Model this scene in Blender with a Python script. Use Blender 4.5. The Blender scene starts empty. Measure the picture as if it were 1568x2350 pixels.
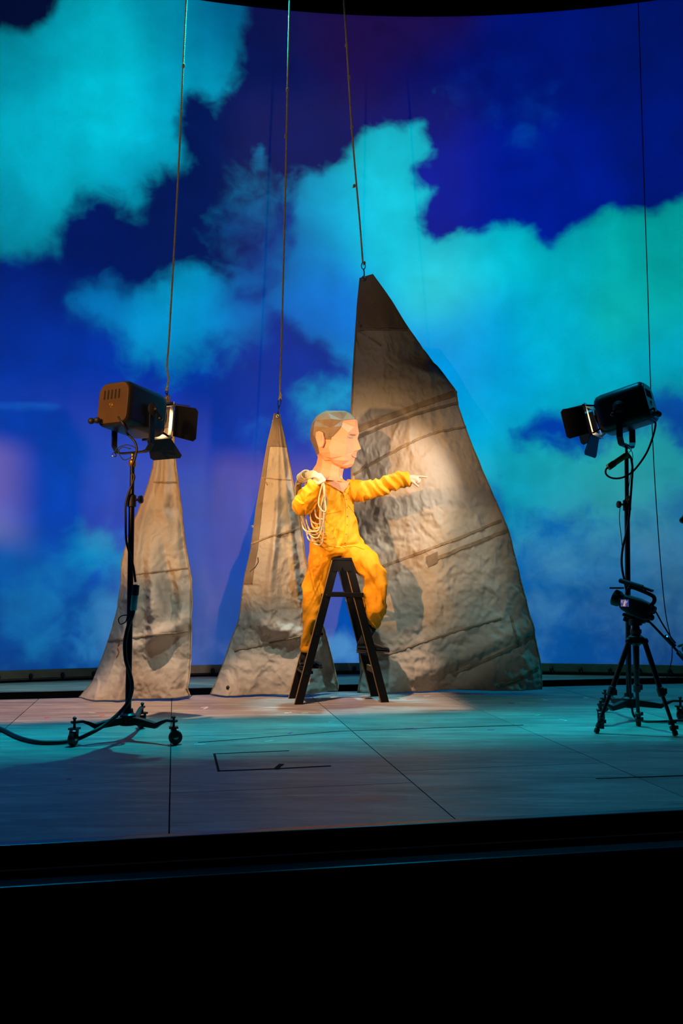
import bpy, bmesh, math, random
import numpy as np
from mathutils import Vector, Matrix
from mathutils.bvhtree import BVHTree

SC = bpy.context.scene
COL = SC.collection
PI = math.pi
random.seed(4)

# ------------------------------------------------------------------ camera
FPX, CX, CY = 2050.0, 784.0, 1175.0          # focal length and centre for a 1568 x 2350 frame
EYE = 1.0                                     # lens height above the stage deck
PITCH = math.atan(154.0 / FPX)
cam_d = bpy.data.cameras.new('camera'); cam = bpy.data.objects.new('camera', cam_d); COL.objects.link(cam)
cam_d.sensor_fit = 'HORIZONTAL'; cam_d.sensor_width = 24.0; cam_d.lens = FPX / 1568.0 * 24.0
cam_d.clip_start = 0.05; cam_d.clip_end = 200
cam.location = (0, 0, EYE); cam.rotation_euler = (PI / 2 + PITCH, 0, 0)
SC.camera = cam

# ------------------------------------------------------------------ world and exposure
w = bpy.data.worlds.new('dark_theatre'); SC.world = w; w.use_nodes = True
w.node_tree.nodes['Background'].inputs[0].default_value = (0.010, 0.016, 0.030, 1)
w.node_tree.nodes['Background'].inputs[1].default_value = 0.10
SC.cycles.max_bounces = 6; SC.cycles.diffuse_bounces = 3; SC.cycles.glossy_bounces = 3
SC.cycles.caustics_reflective = False; SC.cycles.caustics_refractive = False
SC.view_settings.view_transform = 'Standard'; SC.view_settings.look = 'None'
SC.view_settings.gamma = 1.0; SC.view_settings.exposure = 0.0; SC.view_settings.use_curve_mapping = False

# ------------------------------------------------------------------ stage lanterns and added lights, out of view
def lin(r, g, b):
    f = lambda c: (c / 255 / 12.92) if c / 255 <= 0.04045 else ((c / 255 + 0.055) / 1.055) ** 2.4
    return (f(r), f(g), f(b))
def spot(name, loc, aim, power, col, angle, blend=0.3, radius=0.08, shutters=None, soft=0.03):
    """A stage lantern. shutters = (left, right, bottom, top) tangents of the four cut-off blades of a profile lantern."""
    d = bpy.data.lights.new(name, 'SPOT'); o = bpy.data.objects.new(name, d); COL.objects.link(o)
    d.energy = power; d.color = col; d.spot_size = math.radians(angle); d.spot_blend = blend; d.shadow_soft_size = radius
    o.location = loc
    o.rotation_euler = (Vector(aim) - Vector(loc)).to_track_quat('-Z', 'Y').to_euler()
    if shutters:
        d.use_nodes = True; nt = d.node_tree; N = nt.nodes; L = nt.links
        em = [n for n in N if n.type == 'EMISSION'][0]
        tc = N.new('ShaderNodeTexCoord'); sx = N.new('ShaderNodeSeparateXYZ'); L.new(tc.outputs['Normal'], sx.inputs[0])
        def m(op, a, b=None):
            n = N.new('ShaderNodeMath'); n.operation = op
            for i, q in enumerate((a, b)):
                if q is None: continue
                if isinstance(q, (int, float)): n.inputs[i].default_value = q
                else: L.new(q, n.inputs[i])
            return n.outputs[0]
        az = m('ABSOLUTE', sx.outputs[2])
        u = m('DIVIDE', sx.outputs[0], az); v = m('DIVIDE', sx.outputs[1], az)
        def edge(x, lo, hi):
            n = N.new('ShaderNodeMapRange'); n.interpolation_type = 'SMOOTHSTEP'
            L.new(x, n.inputs[0]); n.inputs[1].default_value = lo; n.inputs[2].default_value = hi
            return n.outputs[0]
        l, r, b, t = shutters
        e = m('MULTIPLY', m('MULTIPLY', edge(u, l - soft, l + soft), edge(u, r + soft, r - soft)),
              m('MULTIPLY', edge(v, b - soft, b + soft), edge(v, t + soft, t - soft)))
        L.new(e, em.inputs['Strength'])
    return o
A_ = math.radians(10.6)
def stage_pt(s, t, z): return (s * math.cos(A_) - t * math.sin(A_), s * math.sin(A_) + t * math.cos(A_), z)
AMBER = (1.0, 0.45, 0.125)
# amber key from the box boom, house left
spot('box_boom_key', (-5.0, -1.5, 3.6), (0.3, 7.6, 1.25), 3900, AMBER, 36, 0.25, 0.05, (-0.205, 0.034, -0.048, 0.105), 0.016)
# front-of-house lantern, then an added wash that lifts the dark sail shadows
spot('front_fill', (0.4, -4.5, 6.0), (0.0, 7.6, 1.4), 1150, (1.0, 0.64, 0.37), 34, 0.3, 0.05, (-0.160, 0.115, -0.030, 0.105), 0.014)
spot('added_wash', (3.5, -3.0, 4.6), (-0.3, 7.7, 1.4), 780, (1.0, 0.76, 0.56), 40, 0.3, 0.15, (-0.112, 0.135, -0.045, 0.090), 0.014)
# added spot, shuttered to lay a warm blob of spill on the screen
spot('added_spill', (-6.5, 1.0, 4.0), (-3.05, 9.0, 1.75), 5200, (1.0, 0.62, 0.50), 16, 0.6, 0.04, (-0.040, -0.004, -0.052, 0.055), 0.020)
# amber lantern on the ropes
spot('rope_light', (-4.2, -1.0, 5.4), (-0.3, 7.8, 4.6), 460, (1.0, 0.60, 0.30), 40, 0.5, 0.05, (-0.135, 0.075, -0.27, 0.17), 0.03)
# warm lantern overhead, cut to the back strip of the deck
spot('bridge_warm', stage_pt(-0.2, 4.6, 6.9), stage_pt(-0.2, 7.25, 0), 2600, (1.0, 0.62, 0.42), 75, 0.2, 0.05, (-0.55, 0.34, -0.080, 0.086), 0.016)
# teal back light and side light
spot('back_teal', stage_pt(0.6, 8.0, 6.85), stage_pt(0.6, 5.9, 0), 2700, (0.0, 0.64, 0.76), 95, 0.3, 0.05, (-0.80, 0.80, -0.085, 0.075), 0.055)
spot('apron_teal', stage_pt(2.4, 7.2, 6.85), stage_pt(2.9, 4.5, 0), 480, (0.0, 0.48, 0.80), 46, 0.9, 0.1)
spot('apron_blue', stage_pt(-1.6, 7.2, 6.85), stage_pt(-1.9, 4.7, 0), 380, (0.0, 0.36, 0.80), 46, 0.9, 0.1)
spot('side_teal', (4.4, 8.0, 5.5), (2.5, 7.3, 0), 420, (0.0, 0.60, 0.75), 38, 0.6, 0.1)
spot('slot_teal', stage_pt(0.6, 7.9, 6.85), stage_pt(0.6, 8.75, 0), 650, (0.12, 0.80, 0.62), 110, 0.3, 0.05, (-1.2, 1.2, -0.045, 0.055), 0.01)
spot('cool_top', (-0.05, 7.9, 6.85), (-0.02, 7.42, 1.2), 1700, (0.30, 0.86, 1.0), 14, 0.5, 0.1)
# cool lantern raking down the feet of the sails
spot('sail_cool', stage_pt(0.5, 2.6, 6.85), stage_pt(0.5, 7.9, 0.55), 1000, (0.78, 0.97, 0.92), 60, 0.3, 0.05, (-0.35, 0.31, -0.046, 0.062), 0.028)


# ------------------------------------------------------------------ geometry helpers
def P(px, py, Y):
    """The point at distance Y into the stage that the frame shows at (px, py)."""
    X = (px - CX) / FPX; u = (CY - py) / FPX
    fw = math.cos(PITCH) - u * math.sin(PITCH); up = math.sin(PITCH) + u * math.cos(PITCH)
    k = Y / fw
    return Vector((X * k, Y, EYE + up * k))
def Fl(px, py, z=0.0):
    """The point of the plane at height z that the frame shows at (px, py)."""
    u = (CY - py) / FPX
    fw = math.cos(PITCH) - u * math.sin(PITCH); up = math.sin(PITCH) + u * math.cos(PITCH)
    return P(px, py, (z - EYE) * fw / up)
def proj(v):
    x, y, z = v[..., 0], v[..., 1], v[..., 2] - EYE
    fw = y * math.cos(PITCH) + z * math.sin(PITCH); up = -y * math.sin(PITCH) + z * math.cos(PITCH)
    return CX + FPX * x / fw, CY - FPX * up / fw
ANG = math.radians(10.6)                      # the stage is turned this much to the camera's axis
EL = Vector((math.cos(ANG), math.sin(ANG), 0)); ED = Vector((-math.sin(ANG), math.cos(ANG), 0))
def S(s, t, z=0.0): return EL * s + ED * t + Vector((0, 0, z))
def toS(p): return p.dot(EL), p.dot(ED)

_r = np.random.RandomState(11); PERM = _r.permutation(256); GRD = _r.randn(256, 3); GRD /= np.linalg.norm(GRD, axis=1)[:, None]
def pn(p):
    p = np.asarray(p, float); i = np.floor(p).astype(int); f = p - i; u = f * f * f * (f * (f * 6 - 15) + 10); out = np.zeros(len(p))
    for a in (0, 1):
        for b in (0, 1):
            for c in (0, 1):
                h = PERM[(PERM[(PERM[(i[:, 0] + a) & 255] + i[:, 1] + b) & 255] + i[:, 2] + c) & 255]
                d = (GRD[h] * (f - np.array([a, b, c]))).sum(1)
                out += d * (u[:, 0] if a else 1 - u[:, 0]) * (u[:, 1] if b else 1 - u[:, 1]) * (u[:, 2] if c else 1 - u[:, 2])
    return out
def fbm(p, o=4):
    s = 0; a = 1.0
    for k in range(o): s = s + a * pn(p * 2 ** k + 17.3 * k); a *= 0.5
    return s
def ridge(p, o=3):
    s = 0; a = 1.0
    for k in range(o): s = s + a * (1 - np.abs(pn(p * 2 ** k + 9.1 * k)) * 2.2); a *= 0.5
    return s
def smooth_path(pts, n=8, closed=False):
    p = [Vector(q) for q in pts]; m = len(p); out = []
    for i in range(m if closed else m - 1):
        a = p[(i - 1) % m] if closed or i > 0 else p[0] * 2 - p[1]
        b = p[i]; c = p[(i + 1) % m]
        d = p[(i + 2) % m] if closed or i < m - 2 else p[-1] * 2 - p[-2]
        for k in range(n):
            t = k / n
            out.append(0.5 * (2 * b + (c - a) * t + (2 * a - 5 * b + 4 * c - d) * t * t + (3 * b - a - 3 * c + d) * t ** 3))
    if not closed: out.append(p[-1])
    return out

class Geo:
    def __init__(s): s.v = []; s.f = []
    def add(s, vs, fs):
        n = len(s.v); s.v += [Vector(v) for v in vs]; s.f += [tuple(i + n for i in f) for f in fs]; return s
    def box(s, c, size, M=None):
        c = Vector(c); h = Vector(size) / 2
        vs = [Vector((x * h.x, y * h.y, z * h.z)) for x in (-1, 1) for y in (-1, 1) for z in (-1, 1)]
        if M is not None: vs = [M @ v for v in vs]
        return s.add([v + c for v in vs], [(0, 1, 3, 2), (4, 6, 7, 5), (0, 4, 5, 1), (2, 3, 7, 6), (0, 2, 6, 4), (1, 5, 7, 3)])
    def bar(s, a, b, w, h, up=(0, 0, 1)):
        """A straight beam from a to b; w across, h along 'up'."""
        a = Vector(a); b = Vector(b); t = (b - a).normalized(); up = Vector(up)
        side = t.cross(up).normalized(); u = side.cross(t).normalized()
        vs = [q + side * (x * w / 2) + u * (y * h / 2) for q in (a, b) for x, y in ((-1, -1), (1, -1), (1, 1), (-1, 1))]
        return s.add(vs, [(3, 2, 1, 0), (4, 5, 6, 7), (0, 1, 5, 4), (1, 2, 6, 5), (2, 3, 7, 6), (3, 0, 4, 7)])
    def prism(s, poly, vec):
        n = len(poly); vec = Vector(vec); p = [Vector(q) for q in poly]
        return s.add(p + [q + vec for q in p], [tuple(range(n))[::-1], tuple(range(n, 2 * n))] + [(i, (i + 1) % n, n + (i + 1) % n, n + i) for i in range(n)])
    def loft(s, rings, cap=True, closed=False):
        n = len(rings[0]); m = len(rings); vs = [v for r in rings for v in r]; fs = []
        for i in range(m if closed else m - 1):
            j = (i + 1) % m
            for k in range(n):
                fs.append((i * n + k, i * n + (k + 1) % n, j * n + (k + 1) % n, j * n + k))
        if cap and not closed: fs += [tuple(range(n))[::-1], tuple((m - 1) * n + k for k in range(n))]
        return s.add(vs, fs)
    def tube(s, pts, r, n=8, closed=False, cap=True):
        p = [Vector(q) for q in pts]; m = len(p); rr = r if isinstance(r, (list, tuple)) else [r] * m
        rings = []; prev = None
        for i in range(m):
            t = (p[(i + 1) % m] - p[i - 1]) if closed else (p[min(i + 1, m - 1)] - p[max(i - 1, 0)])
            t = t.normalized() if t.length > 1e-9 else Vector((0, 0, 1))
            if prev is None:
                a = t.cross(Vector((0, 1, 0.02)))
                if a.length < 0.05: a = t.cross(Vector((1, 0, 0)))
            else: a = prev - t * prev.dot(t)
            a.normalize(); prev = a; b = t.cross(a)
            rings.append([p[i] + (a * math.cos(2 * PI * k / n) + b * math.sin(2 * PI * k / n)) * rr[i] for k in range(n)])
        return s.loft(rings, cap, closed)
    def lathe(s, prof, o, axis=(0, 0, 1), n=20, cap=True):
        o = Vector(o); ax = Vector(axis).normalized(); a = ax.orthogonal().normalized(); b = ax.cross(a)
        return s.loft([[o + ax * h + (a * math.cos(2 * PI * k / n) + b * math.sin(2 * PI * k / n)) * max(r, 1e-4) for k in range(n)] for r, h in prof], cap)
    def ball(s, c, r, n=10, sc=(1, 1, 1)):
        c = Vector(c); k = max(5, n // 2 + 1)
        return s.loft([[c + Vector((r * sc[0] * math.sin(PI * i / k) * math.cos(2 * PI * j / n), r * sc[1] * math.sin(PI * i / k) * math.sin(2 * PI * j / n), -r * sc[2] * math.cos(PI * i / k))) if 0 < i < k else c + Vector((1e-4 * math.cos(2 * PI * j / n), 1e-4 * math.sin(2 * PI * j / n), -r * sc[2] * math.cos(PI * i / k))) for j in range(n)] for i in range(k + 1)])
    def xf(s, M):
        s.v = [M @ v for v in s.v]; return s
    def mesh(s, name, off=Vector((0, 0, 0))):
        me = bpy.data.meshes.new(name); me.from_pydata([tuple(v - off) for v in s.v], [], s.f); me.update(); return me

def tag(o, label=None, cat=None, group=None, kind=None):
    for k, v in (('label', label), ('category', cat), ('group', group), ('kind', kind)):
        if v: o[k] = v
    return o
def thing(name, loc, label, cat, group=None):
    o = bpy.data.objects.new(name, None); COL.objects.link(o); o.location = loc; o.empty_display_size = 0.1
    return tag(o, label, cat, group)
def origin(o):
    p = Vector((0, 0, 0))
    while o is not None: p = p + Vector(o.location); o = o.parent
    return p
def fix_normals(me):
    bm = bmesh.new(); bm.from_mesh(me); bmesh.ops.recalc_face_normals(bm, faces=bm.faces); bm.to_mesh(me); bm.free()
def obj(name, g, m, parent=None, smooth=False, bevel=0.0, segs=2, label=None, cat=None, group=None, kind=None, fix=True, angle=None):
    if parent is not None: off = origin(parent)
    else:
        lo = [min(v[i] for v in g.v) for i in range(3)]; hi = [max(v[i] for v in g.v) for i in range(3)]
        off = Vector(((lo[0] + hi[0]) / 2, (lo[1] + hi[1]) / 2, lo[2]))
    me = g.mesh(name, off)
    if fix: fix_normals(me)
    if m: me.materials.append(m)
    o = bpy.data.objects.new(name, me); COL.objects.link(o)
    if parent is not None: o.parent = parent
    else: o.location = off
    if smooth:
        me.polygons.foreach_set('use_smooth', [True] * len(me.polygons))
        if angle:
            try: me.set_sharp_from_angle(angle=math.radians(angle))
            except Exception: pass
    if bevel:
        b = o.modifiers.new('bevel', 'BEVEL'); b.width = bevel; b.segments = segs; b.limit_method = 'ANGLE'; b.angle_limit = math.radians(40)
    return tag(o, label, cat, group, kind)
def remeshed(g, voxel, smooth=2, factor=0.5):
    """Grow one continuous skin over overlapping closed shapes."""
    me = g.mesh('tmp'); fix_normals(me); o = bpy.data.objects.new('tmp', me); COL.objects.link(o)
    r = o.modifiers.new('r', 'REMESH'); r.mode = 'VOXEL'; r.voxel_size = voxel
    if smooth: s_ = o.modifiers.new('s', 'SMOOTH'); s_.iterations = smooth; s_.factor = factor
    dg = bpy.context.evaluated_depsgraph_get(); ev = o.evaluated_get(dg); m2 = ev.to_mesh()
    n = len(m2.vertices); V = np.empty(n * 3); m2.vertices.foreach_get('co', V); V = V.reshape(-1, 3)
    NR = np.empty(n * 3); m2.vertices.foreach_get('normal', NR); NR = NR.reshape(-1, 3)
    F = [tuple(p.vertices) for p in m2.polygons]
    ev.to_mesh_clear(); bpy.data.objects.remove(o); bpy.data.meshes.remove(me)
    return V, NR, F
def arr(V, F):
    g = Geo(); g.v = [Vector(v) for v in V]; g.f = list(F); return g
def bvh_of(V, F): return BVHTree.FromPolygons([Vector(v) for v in V], F)
def on(b, px, py, Yd=None):
    o = Vector((0, 0, EYE)); d = (P(px, py, 5.0) - o).normalized()
    h, n, i, ds = b.ray_cast(o, d, 40.0)
    if h is None:
        q = P(px, py, Yd or 7.5); h, n, i, ds = b.find_nearest(q)
    if n.dot(d) > 0: n = -n
    return h, n
def ribbon(b, path, wid, lift=0.004, n=6, g=None, sm=True, Yd=None):
    """A strip of cloth or tape lying on a surface along a traced line."""
    g = g or Geo(); q = smooth_path([Vector((x, y, 0)) for x, y in path], n) if sm else [Vector((x, y, 0)) for x, y in path]
    hs = [on(b, v.x, v.y, Yd) for v in q]; rings = []
    for i, (h, nr) in enumerate(hs):
        t = (hs[min(i + 1, len(hs) - 1)][0] - hs[max(i - 1, 0)][0]).normalized(); s_ = nr.cross(t)
        if s_.length < 1e-4: s_ = Vector((0, 0, 1))
        s_ = s_.normalized() * wid / 2
        rings.append([h - s_ - nr * lift, h + s_ - nr * lift, h + s_ * 0.85 + nr * lift, h - s_ * 0.85 + nr * lift])
    return g.loft(rings)

# ------------------------------------------------------------------ materials
def mat(name, col, rough=0.6, metal=0.0, var=0.15, scale=8.0, bump=0.0, bscale=60.0, stretch=None, emit=None, spec=0.5, col2=None, ridged=False):
    m = bpy.data.materials.new(name); m.use_nodes = True; nt = m.node_tree; N = nt.nodes; L = nt.links
    b = N['Principled BSDF']; b.inputs['Roughness'].default_value = rough; b.inputs['Metallic'].default_value = metal
    b.inputs['Specular IOR Level'].default_value = spec
    tc = N.new('ShaderNodeTexCoord'); mp = N.new('ShaderNodeMapping'); L.new(tc.outputs['Object'], mp.inputs[0])
    if stretch: mp.inputs['Scale'].default_value = stretch
    nz = N.new('ShaderNodeTexNoise'); nz.inputs['Scale'].default_value = scale; nz.inputs['Detail'].default_value = 6; L.new(mp.outputs[0], nz.inputs[0])
    mx = N.new('ShaderNodeMix'); mx.data_type = 'RGBA'
    rp = N.new('ShaderNodeMapRange'); rp.inputs[1].default_value = 0.3; rp.inputs[2].default_value = 0.7; L.new(nz.outputs[0], rp.inputs[0])
    L.new(rp.outputs[0], mx.inputs[0])
    c2 = col2 or tuple(c * (1 - var) for c in col)
    mx.inputs[6].default_value = (*col, 1); mx.inputs[7].default_value = (*c2, 1); L.new(mx.outputs[2], b.inputs['Base Color'])
    if bump:
        n2 = N.new('ShaderNodeTexNoise'); n2.inputs['Scale'].default_value = bscale; n2.inputs['Detail'].default_value = 5; L.new(mp.outputs[0], n2.inputs[0])
        if ridged: n2.noise_type = 'RIDGED_MULTIFRACTAL'; n2.inputs['Distortion'].default_value = 0.6; n2.inputs['Roughness'].default_value = 0.6
        bp = N.new('ShaderNodeBump'); bp.inputs['Strength'].default_value = bump; bp.inputs['Distance'].default_value = 0.01
        L.new(n2.outputs[0], bp.inputs['Height']); L.new(bp.outputs[0], b.inputs['Normal'])
    if emit: b.inputs['Emission Color'].default_value = (*emit[0], 1); b.inputs['Emission Strength'].default_value = emit[1]
    return m
M = {}
M['black_metal'] = mat('black_metal', (0.006, 0.006, 0.007), 0.42, 0.3, 0.3, 20)
M['black_paint'] = mat('black_paint', (0.014, 0.013, 0.013), 0.5, 0, 0.4, 9, 0.15, 90)
M['lamp_body'] = mat('lamp_body', (0.012, 0.012, 0.013), 0.36, 0.1, 0.35, 12, 0.1, 120)
M['lamp_back'] = mat('lamp_back', (0.075, 0.038, 0.008), 0.5, 0.0, 0.3, 6)  # amber light falling on the plate is put into this brown
M['rubber'] = mat('rubber', (0.010, 0.010, 0.011), 0.55, 0, 0.2, 30)
M['steel'] = mat('steel', (0.45, 0.45, 0.46), 0.3, 1.0, 0.2, 30)
M['brass'] = mat('brass', (0.50, 0.26, 0.06), 0.35, 0.8, 0.2, 30)
M['amber_plastic'] = mat('amber_plastic', (0.75, 0.33, 0.03), 0.4, 0, 0.2, 20)
M['teal_label'] = mat('teal_label', (0.30, 0.55, 0.58), 0.45, 0, 0.15, 20)
M['lens'] = mat('lens', (0.9, 0.8, 0.6), 0.2, emit=((1.0, 0.62, 0.26), 9.0))
M['canvas'] = mat('canvas', (0.43, 0.385, 0.32), 0.75, 0, 0.20, 3.0, 0.55, 9.0, spec=0.25, ridged=True)
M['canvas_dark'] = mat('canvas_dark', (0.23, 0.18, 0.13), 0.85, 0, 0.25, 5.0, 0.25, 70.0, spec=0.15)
M['seam'] = mat('seam', (0.34, 0.26, 0.17), 0.9, 0, 0.4, 14.0, 0.3, 200, spec=0.1)
M['rope'] = mat('rope', (0.80, 0.56, 0.30), 0.8, 0, 0.3, 60, 0.4, 300, spec=0.2)
M['coil_rope'] = mat('coil_rope', (0.62, 0.47, 0.27), 0.75, 0, 0.25, 50, 0.3, 300, spec=0.2)
M['overall'] = mat('overall', (0.84, 0.335, 0.005), 0.62, 0, 0.10, 6, 0.25, 45, spec=0.25)
M['skin'] = mat('skin', (0.78, 0.47, 0.34), 0.5, 0, 0.12, 14)
M['paper_skin'] = mat('paper_skin', (0.78, 0.345, 0.185), 0.7, 0, 0.08, 9, spec=0.2)
M['paper_hair'] = mat('paper_hair', (0.23, 0.15, 0.075), 0.6, 0, 0.3, 12, spec=0.35)
M['paper_lip'] = mat('paper_lip', (0.72, 0.28, 0.19), 0.6, 0, 0.1, 20)
M['paper_eye'] = mat('paper_eye', (0.42, 0.30, 0.20), 0.6, 0, 0.3, 60)
M['shoe'] = mat('shoe', (0.008, 0.008, 0.010), 0.13, 0, 0.2, 20, spec=0.7)
M['sock'] = mat('sock', (0.010, 0.009, 0.009), 0.9, 0, 0.2, 60, 0.4, 300)
M['ladder'] = mat('ladder', (0.0035, 0.003, 0.003), 0.5, 0, 0.5, 12, 0.2, 70, stretch=(1, 1, 0.25), spec=0.25)
M['ladder_edge_lit'] = mat('ladder_edge_lit', (0.45, 0.24, 0.05), 0.7, 0, 0.4, 30)  # stands for amber light catching the rails

# ------------------------------------------------------------------ the cyclorama screen with its cloud picture
CC = Vector((0.95, -1.40, 0)); CR = 11.0; CTOP = 7.30; CBOT = 0.10
def cyc(th, z, r=CR): return Vector((CC.x + r * math.sin(th), CC.y + r * math.cos(th), z))
def poly_sd(px, py, poly):
    P0 = np.array(poly, float); P1 = np.roll(P0, -1, 0); d = np.full(px.shape, 1e9); ins = np.zeros(px.shape, bool)
    for (ax, ay), (bx, by) in zip(P0, P1):
        ex, ey = bx - ax, by - ay; t = np.clip(((px - ax) * ex + (py - ay) * ey) / (ex * ex + ey * ey + 1e-9), 0, 1)
        d = np.minimum(d, np.hypot(px - ax - t * ex, py - ay - t * ey))
        c = ((ay > py) != (by > py)) & (px < (bx - ax) * (py - ay) / (by - ay + 1e-12) + ax); ins ^= c
    return np.where(ins, d, -d)
def control(px, py, pts, sig):
    acc = np.zeros(px.shape + (3,)); ws = np.zeros(px.shape)
    for x, y, r, g, b in pts:
        d2 = (px - x) ** 2 + (py - y) ** 2
        wt = np.exp(-d2 / (2 * sig * sig)) + 1e-5 / (1 + d2 / 4e4)
        acc += wt[..., None] * np.array(lin(r, g, b)); ws += wt
    return acc / ws[..., None]
# outlines of the pictured clouds: (outline, edge softness, strength)
CLOUDS = [
 ([(-400, 60), (0, 62), (60, 78), (100, 50), (140, 0), (180, -80), (400, -90), (470, -40), (565, 0), (572, 50), (548, 100), (548, 165), (525, 225), (498, 262), (468, 238), (440, 212), (424, 215), (416, 270), (408, 320), (430, 380), (395, 392), (345, 400), (328, 430), (336, 468), (310, 486), (275, 468), (240, 452), (200, 452), (172, 480), (150, 520), (118, 566), (80, 586), (30, 588), (-400, 540)], 34, 1.0),
 ([(805, 335), (838, 302), (880, 284), (930, 292), (966, 282), (970, 312), (994, 345), (976, 372), (955, 392), (962, 425), (988, 440), (972, 470), (958, 505), (972, 538), (1004, 556), (1060, 530), (1108, 540), (1140, 515), (1190, 505), (1225, 514), (1236, 545), (1262, 570), (1290, 545), (1312, 520), (1350, 510), (1402, 478), (1432, 500), (1452, 488), (1500, 495), (1540, 474), (1600, 455), (2000, 450), (2000, 870), (1560, 900), (1480, 890), (1440, 920), (1390, 960), (1330, 950), (1250, 950), (1190, 980), (1180, 1040), (1150, 1120), (1000, 1150), (860, 1000), (800, 840), (700, 770), (640, 720), (600, 690), (650, 640), (660, 590), (680, 540), (668, 480), (690, 420), (700, 388), (740, 408), (780, 380)], 30, 1.0),
 ([(150, 690), (200, 668), (255, 650), (285, 672), (335, 660), (372, 636), (420, 625), (462, 608), (492, 632), (522, 640), (530, 682), (575, 690), (615, 712), (600, 760), (540, 785), (470, 826), (380, 842), (300, 822), (262, 780), (205, 735), (160, 722)], 52, 0.95),
 ([(560, 420), (640, 430), (690, 520), (650, 640), (560, 660), (520, 560)], 130, 0.45),
 ([(582, 360), (600, 342), (614, 360), (604, 392), (584, 392)], 24, 0.75),
 ([(1183, 300), (1203, 285), (1222, 292), (1216, 312), (1188, 320)], 30, 0.5),
 ([(1080, 190), (1240, 185), (1250, 235), (1090, 230)], 130, 0.25),
 ([(1150, 1040), (1190, 1035), (1230, 1010), (1290, 1012), (1340, 1030), (1385, 1000), (1450, 985), (1520, 988), (1568, 1010), (1800, 1010), (1800, 1150), (1560, 1140), (1500, 1185), (1350, 1200), (1180, 1185), (1120, 1120)], 60, 0.95),
 ([(150, 1245), (190, 1207), (240, 1214), (276, 1245), (280, 1290), (205, 1315), (152, 1300)], 70, 0.85),
 ([(180, 1395), (218, 1350), (262, 1372), (330, 1430), (330, 1500), (190, 1490)], 80, 0.7),
 ([(20, 1370), (80, 1340), (130, 1380), (110, 1440), (20, 1440)], 90, 0.5),
 ([(665, 905), (720, 876), (800, 872), (860, 890), (860, 960), (700, 960)], 60, 0.75),
 ([(565, 990), (590, 962), (625, 975), (620, 1010), (575, 1015)], 50, 0.45),
 ([(740, 1475), (780, 1455), (815, 1480), (820, 1520), (745, 1520)], 36, 0.8),
 ([(440, 1490), (480, 1470), (520, 1490), (520, 1535), (430, 1535)], 60, 0.6),
 ([(1195, 1390), (1230, 1360), (1290, 1375), (1300, 1420), (1230, 1440)], 80, 0.6),
 ([(1350, 1390), (1410, 1360), (1450, 1390), (1440, 1440), (1360, 1430)], 70, 0.5),
 ([(1480, 1390), (1530, 1365), (1600, 1390), (1600, 1440), (1500, 1430)], 70, 0.5),
 ([(1200, 1240), (1400, 1215), (1620, 1215), (1620, 1330), (1380, 1320), (1220, 1300)], 120, 0.55),
 ([(0, 925), (140, 928), (120, 936), (0, 934)], 10, 0.6),
]
SKY = [(40, 20, 2, 10, 48), (500, 320, 2, 20, 82), (560, 130, 4, 18, 78), (620, 60, 14, 16, 70), (800, 80, 30, 12, 70), (920, 70, 26, 10, 66), (1000, 210, 0, 14, 104), (1250, 150, 0, 16, 112), (1500, 100, 0, 16, 98), (1540, 300, 0, 18, 114), (1100, 430, 0, 24, 150), (1250, 380, 0, 22, 138), (1000, 480, 0, 22, 140), (200, 560, 0, 18, 90), (450, 500, 2, 20, 84), (100, 660, 0, 26, 112), (640, 250, 2, 18, 90), (740, 640, 0, 42, 135), (60, 780, 0, 42, 150), (150, 880, 0, 48, 160), (330, 900, 0, 46, 160), (550, 870, 0, 42, 145), (600, 1000, 0, 50, 160), (40, 1000, 0, 56, 165), (200, 1100, 0, 64, 172), (560, 1200, 0, 66, 165), (200, 1200, 0, 56, 170), (60, 1350, 0, 84, 165), (100, 1480, 0, 62, 140), (30, 1520, 0, 50, 120), (450, 1450, 8, 66, 145), (740, 1400, 0, 70, 160), (1240, 990, 0, 56, 158), (1540, 950, 0, 52, 148), (1250, 1250, 8, 98, 165), (1500, 1250, 30, 104, 150), (1300, 1440, 0, 76, 145), (1500, 1440, 22, 66, 122), (1350, 1515, 0, 64, 142), (1540, 1520, 10, 54, 115), (1500, 850, 0, 90, 165)]  # reddish points at top centre carry warm stage light put into the sky
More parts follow.
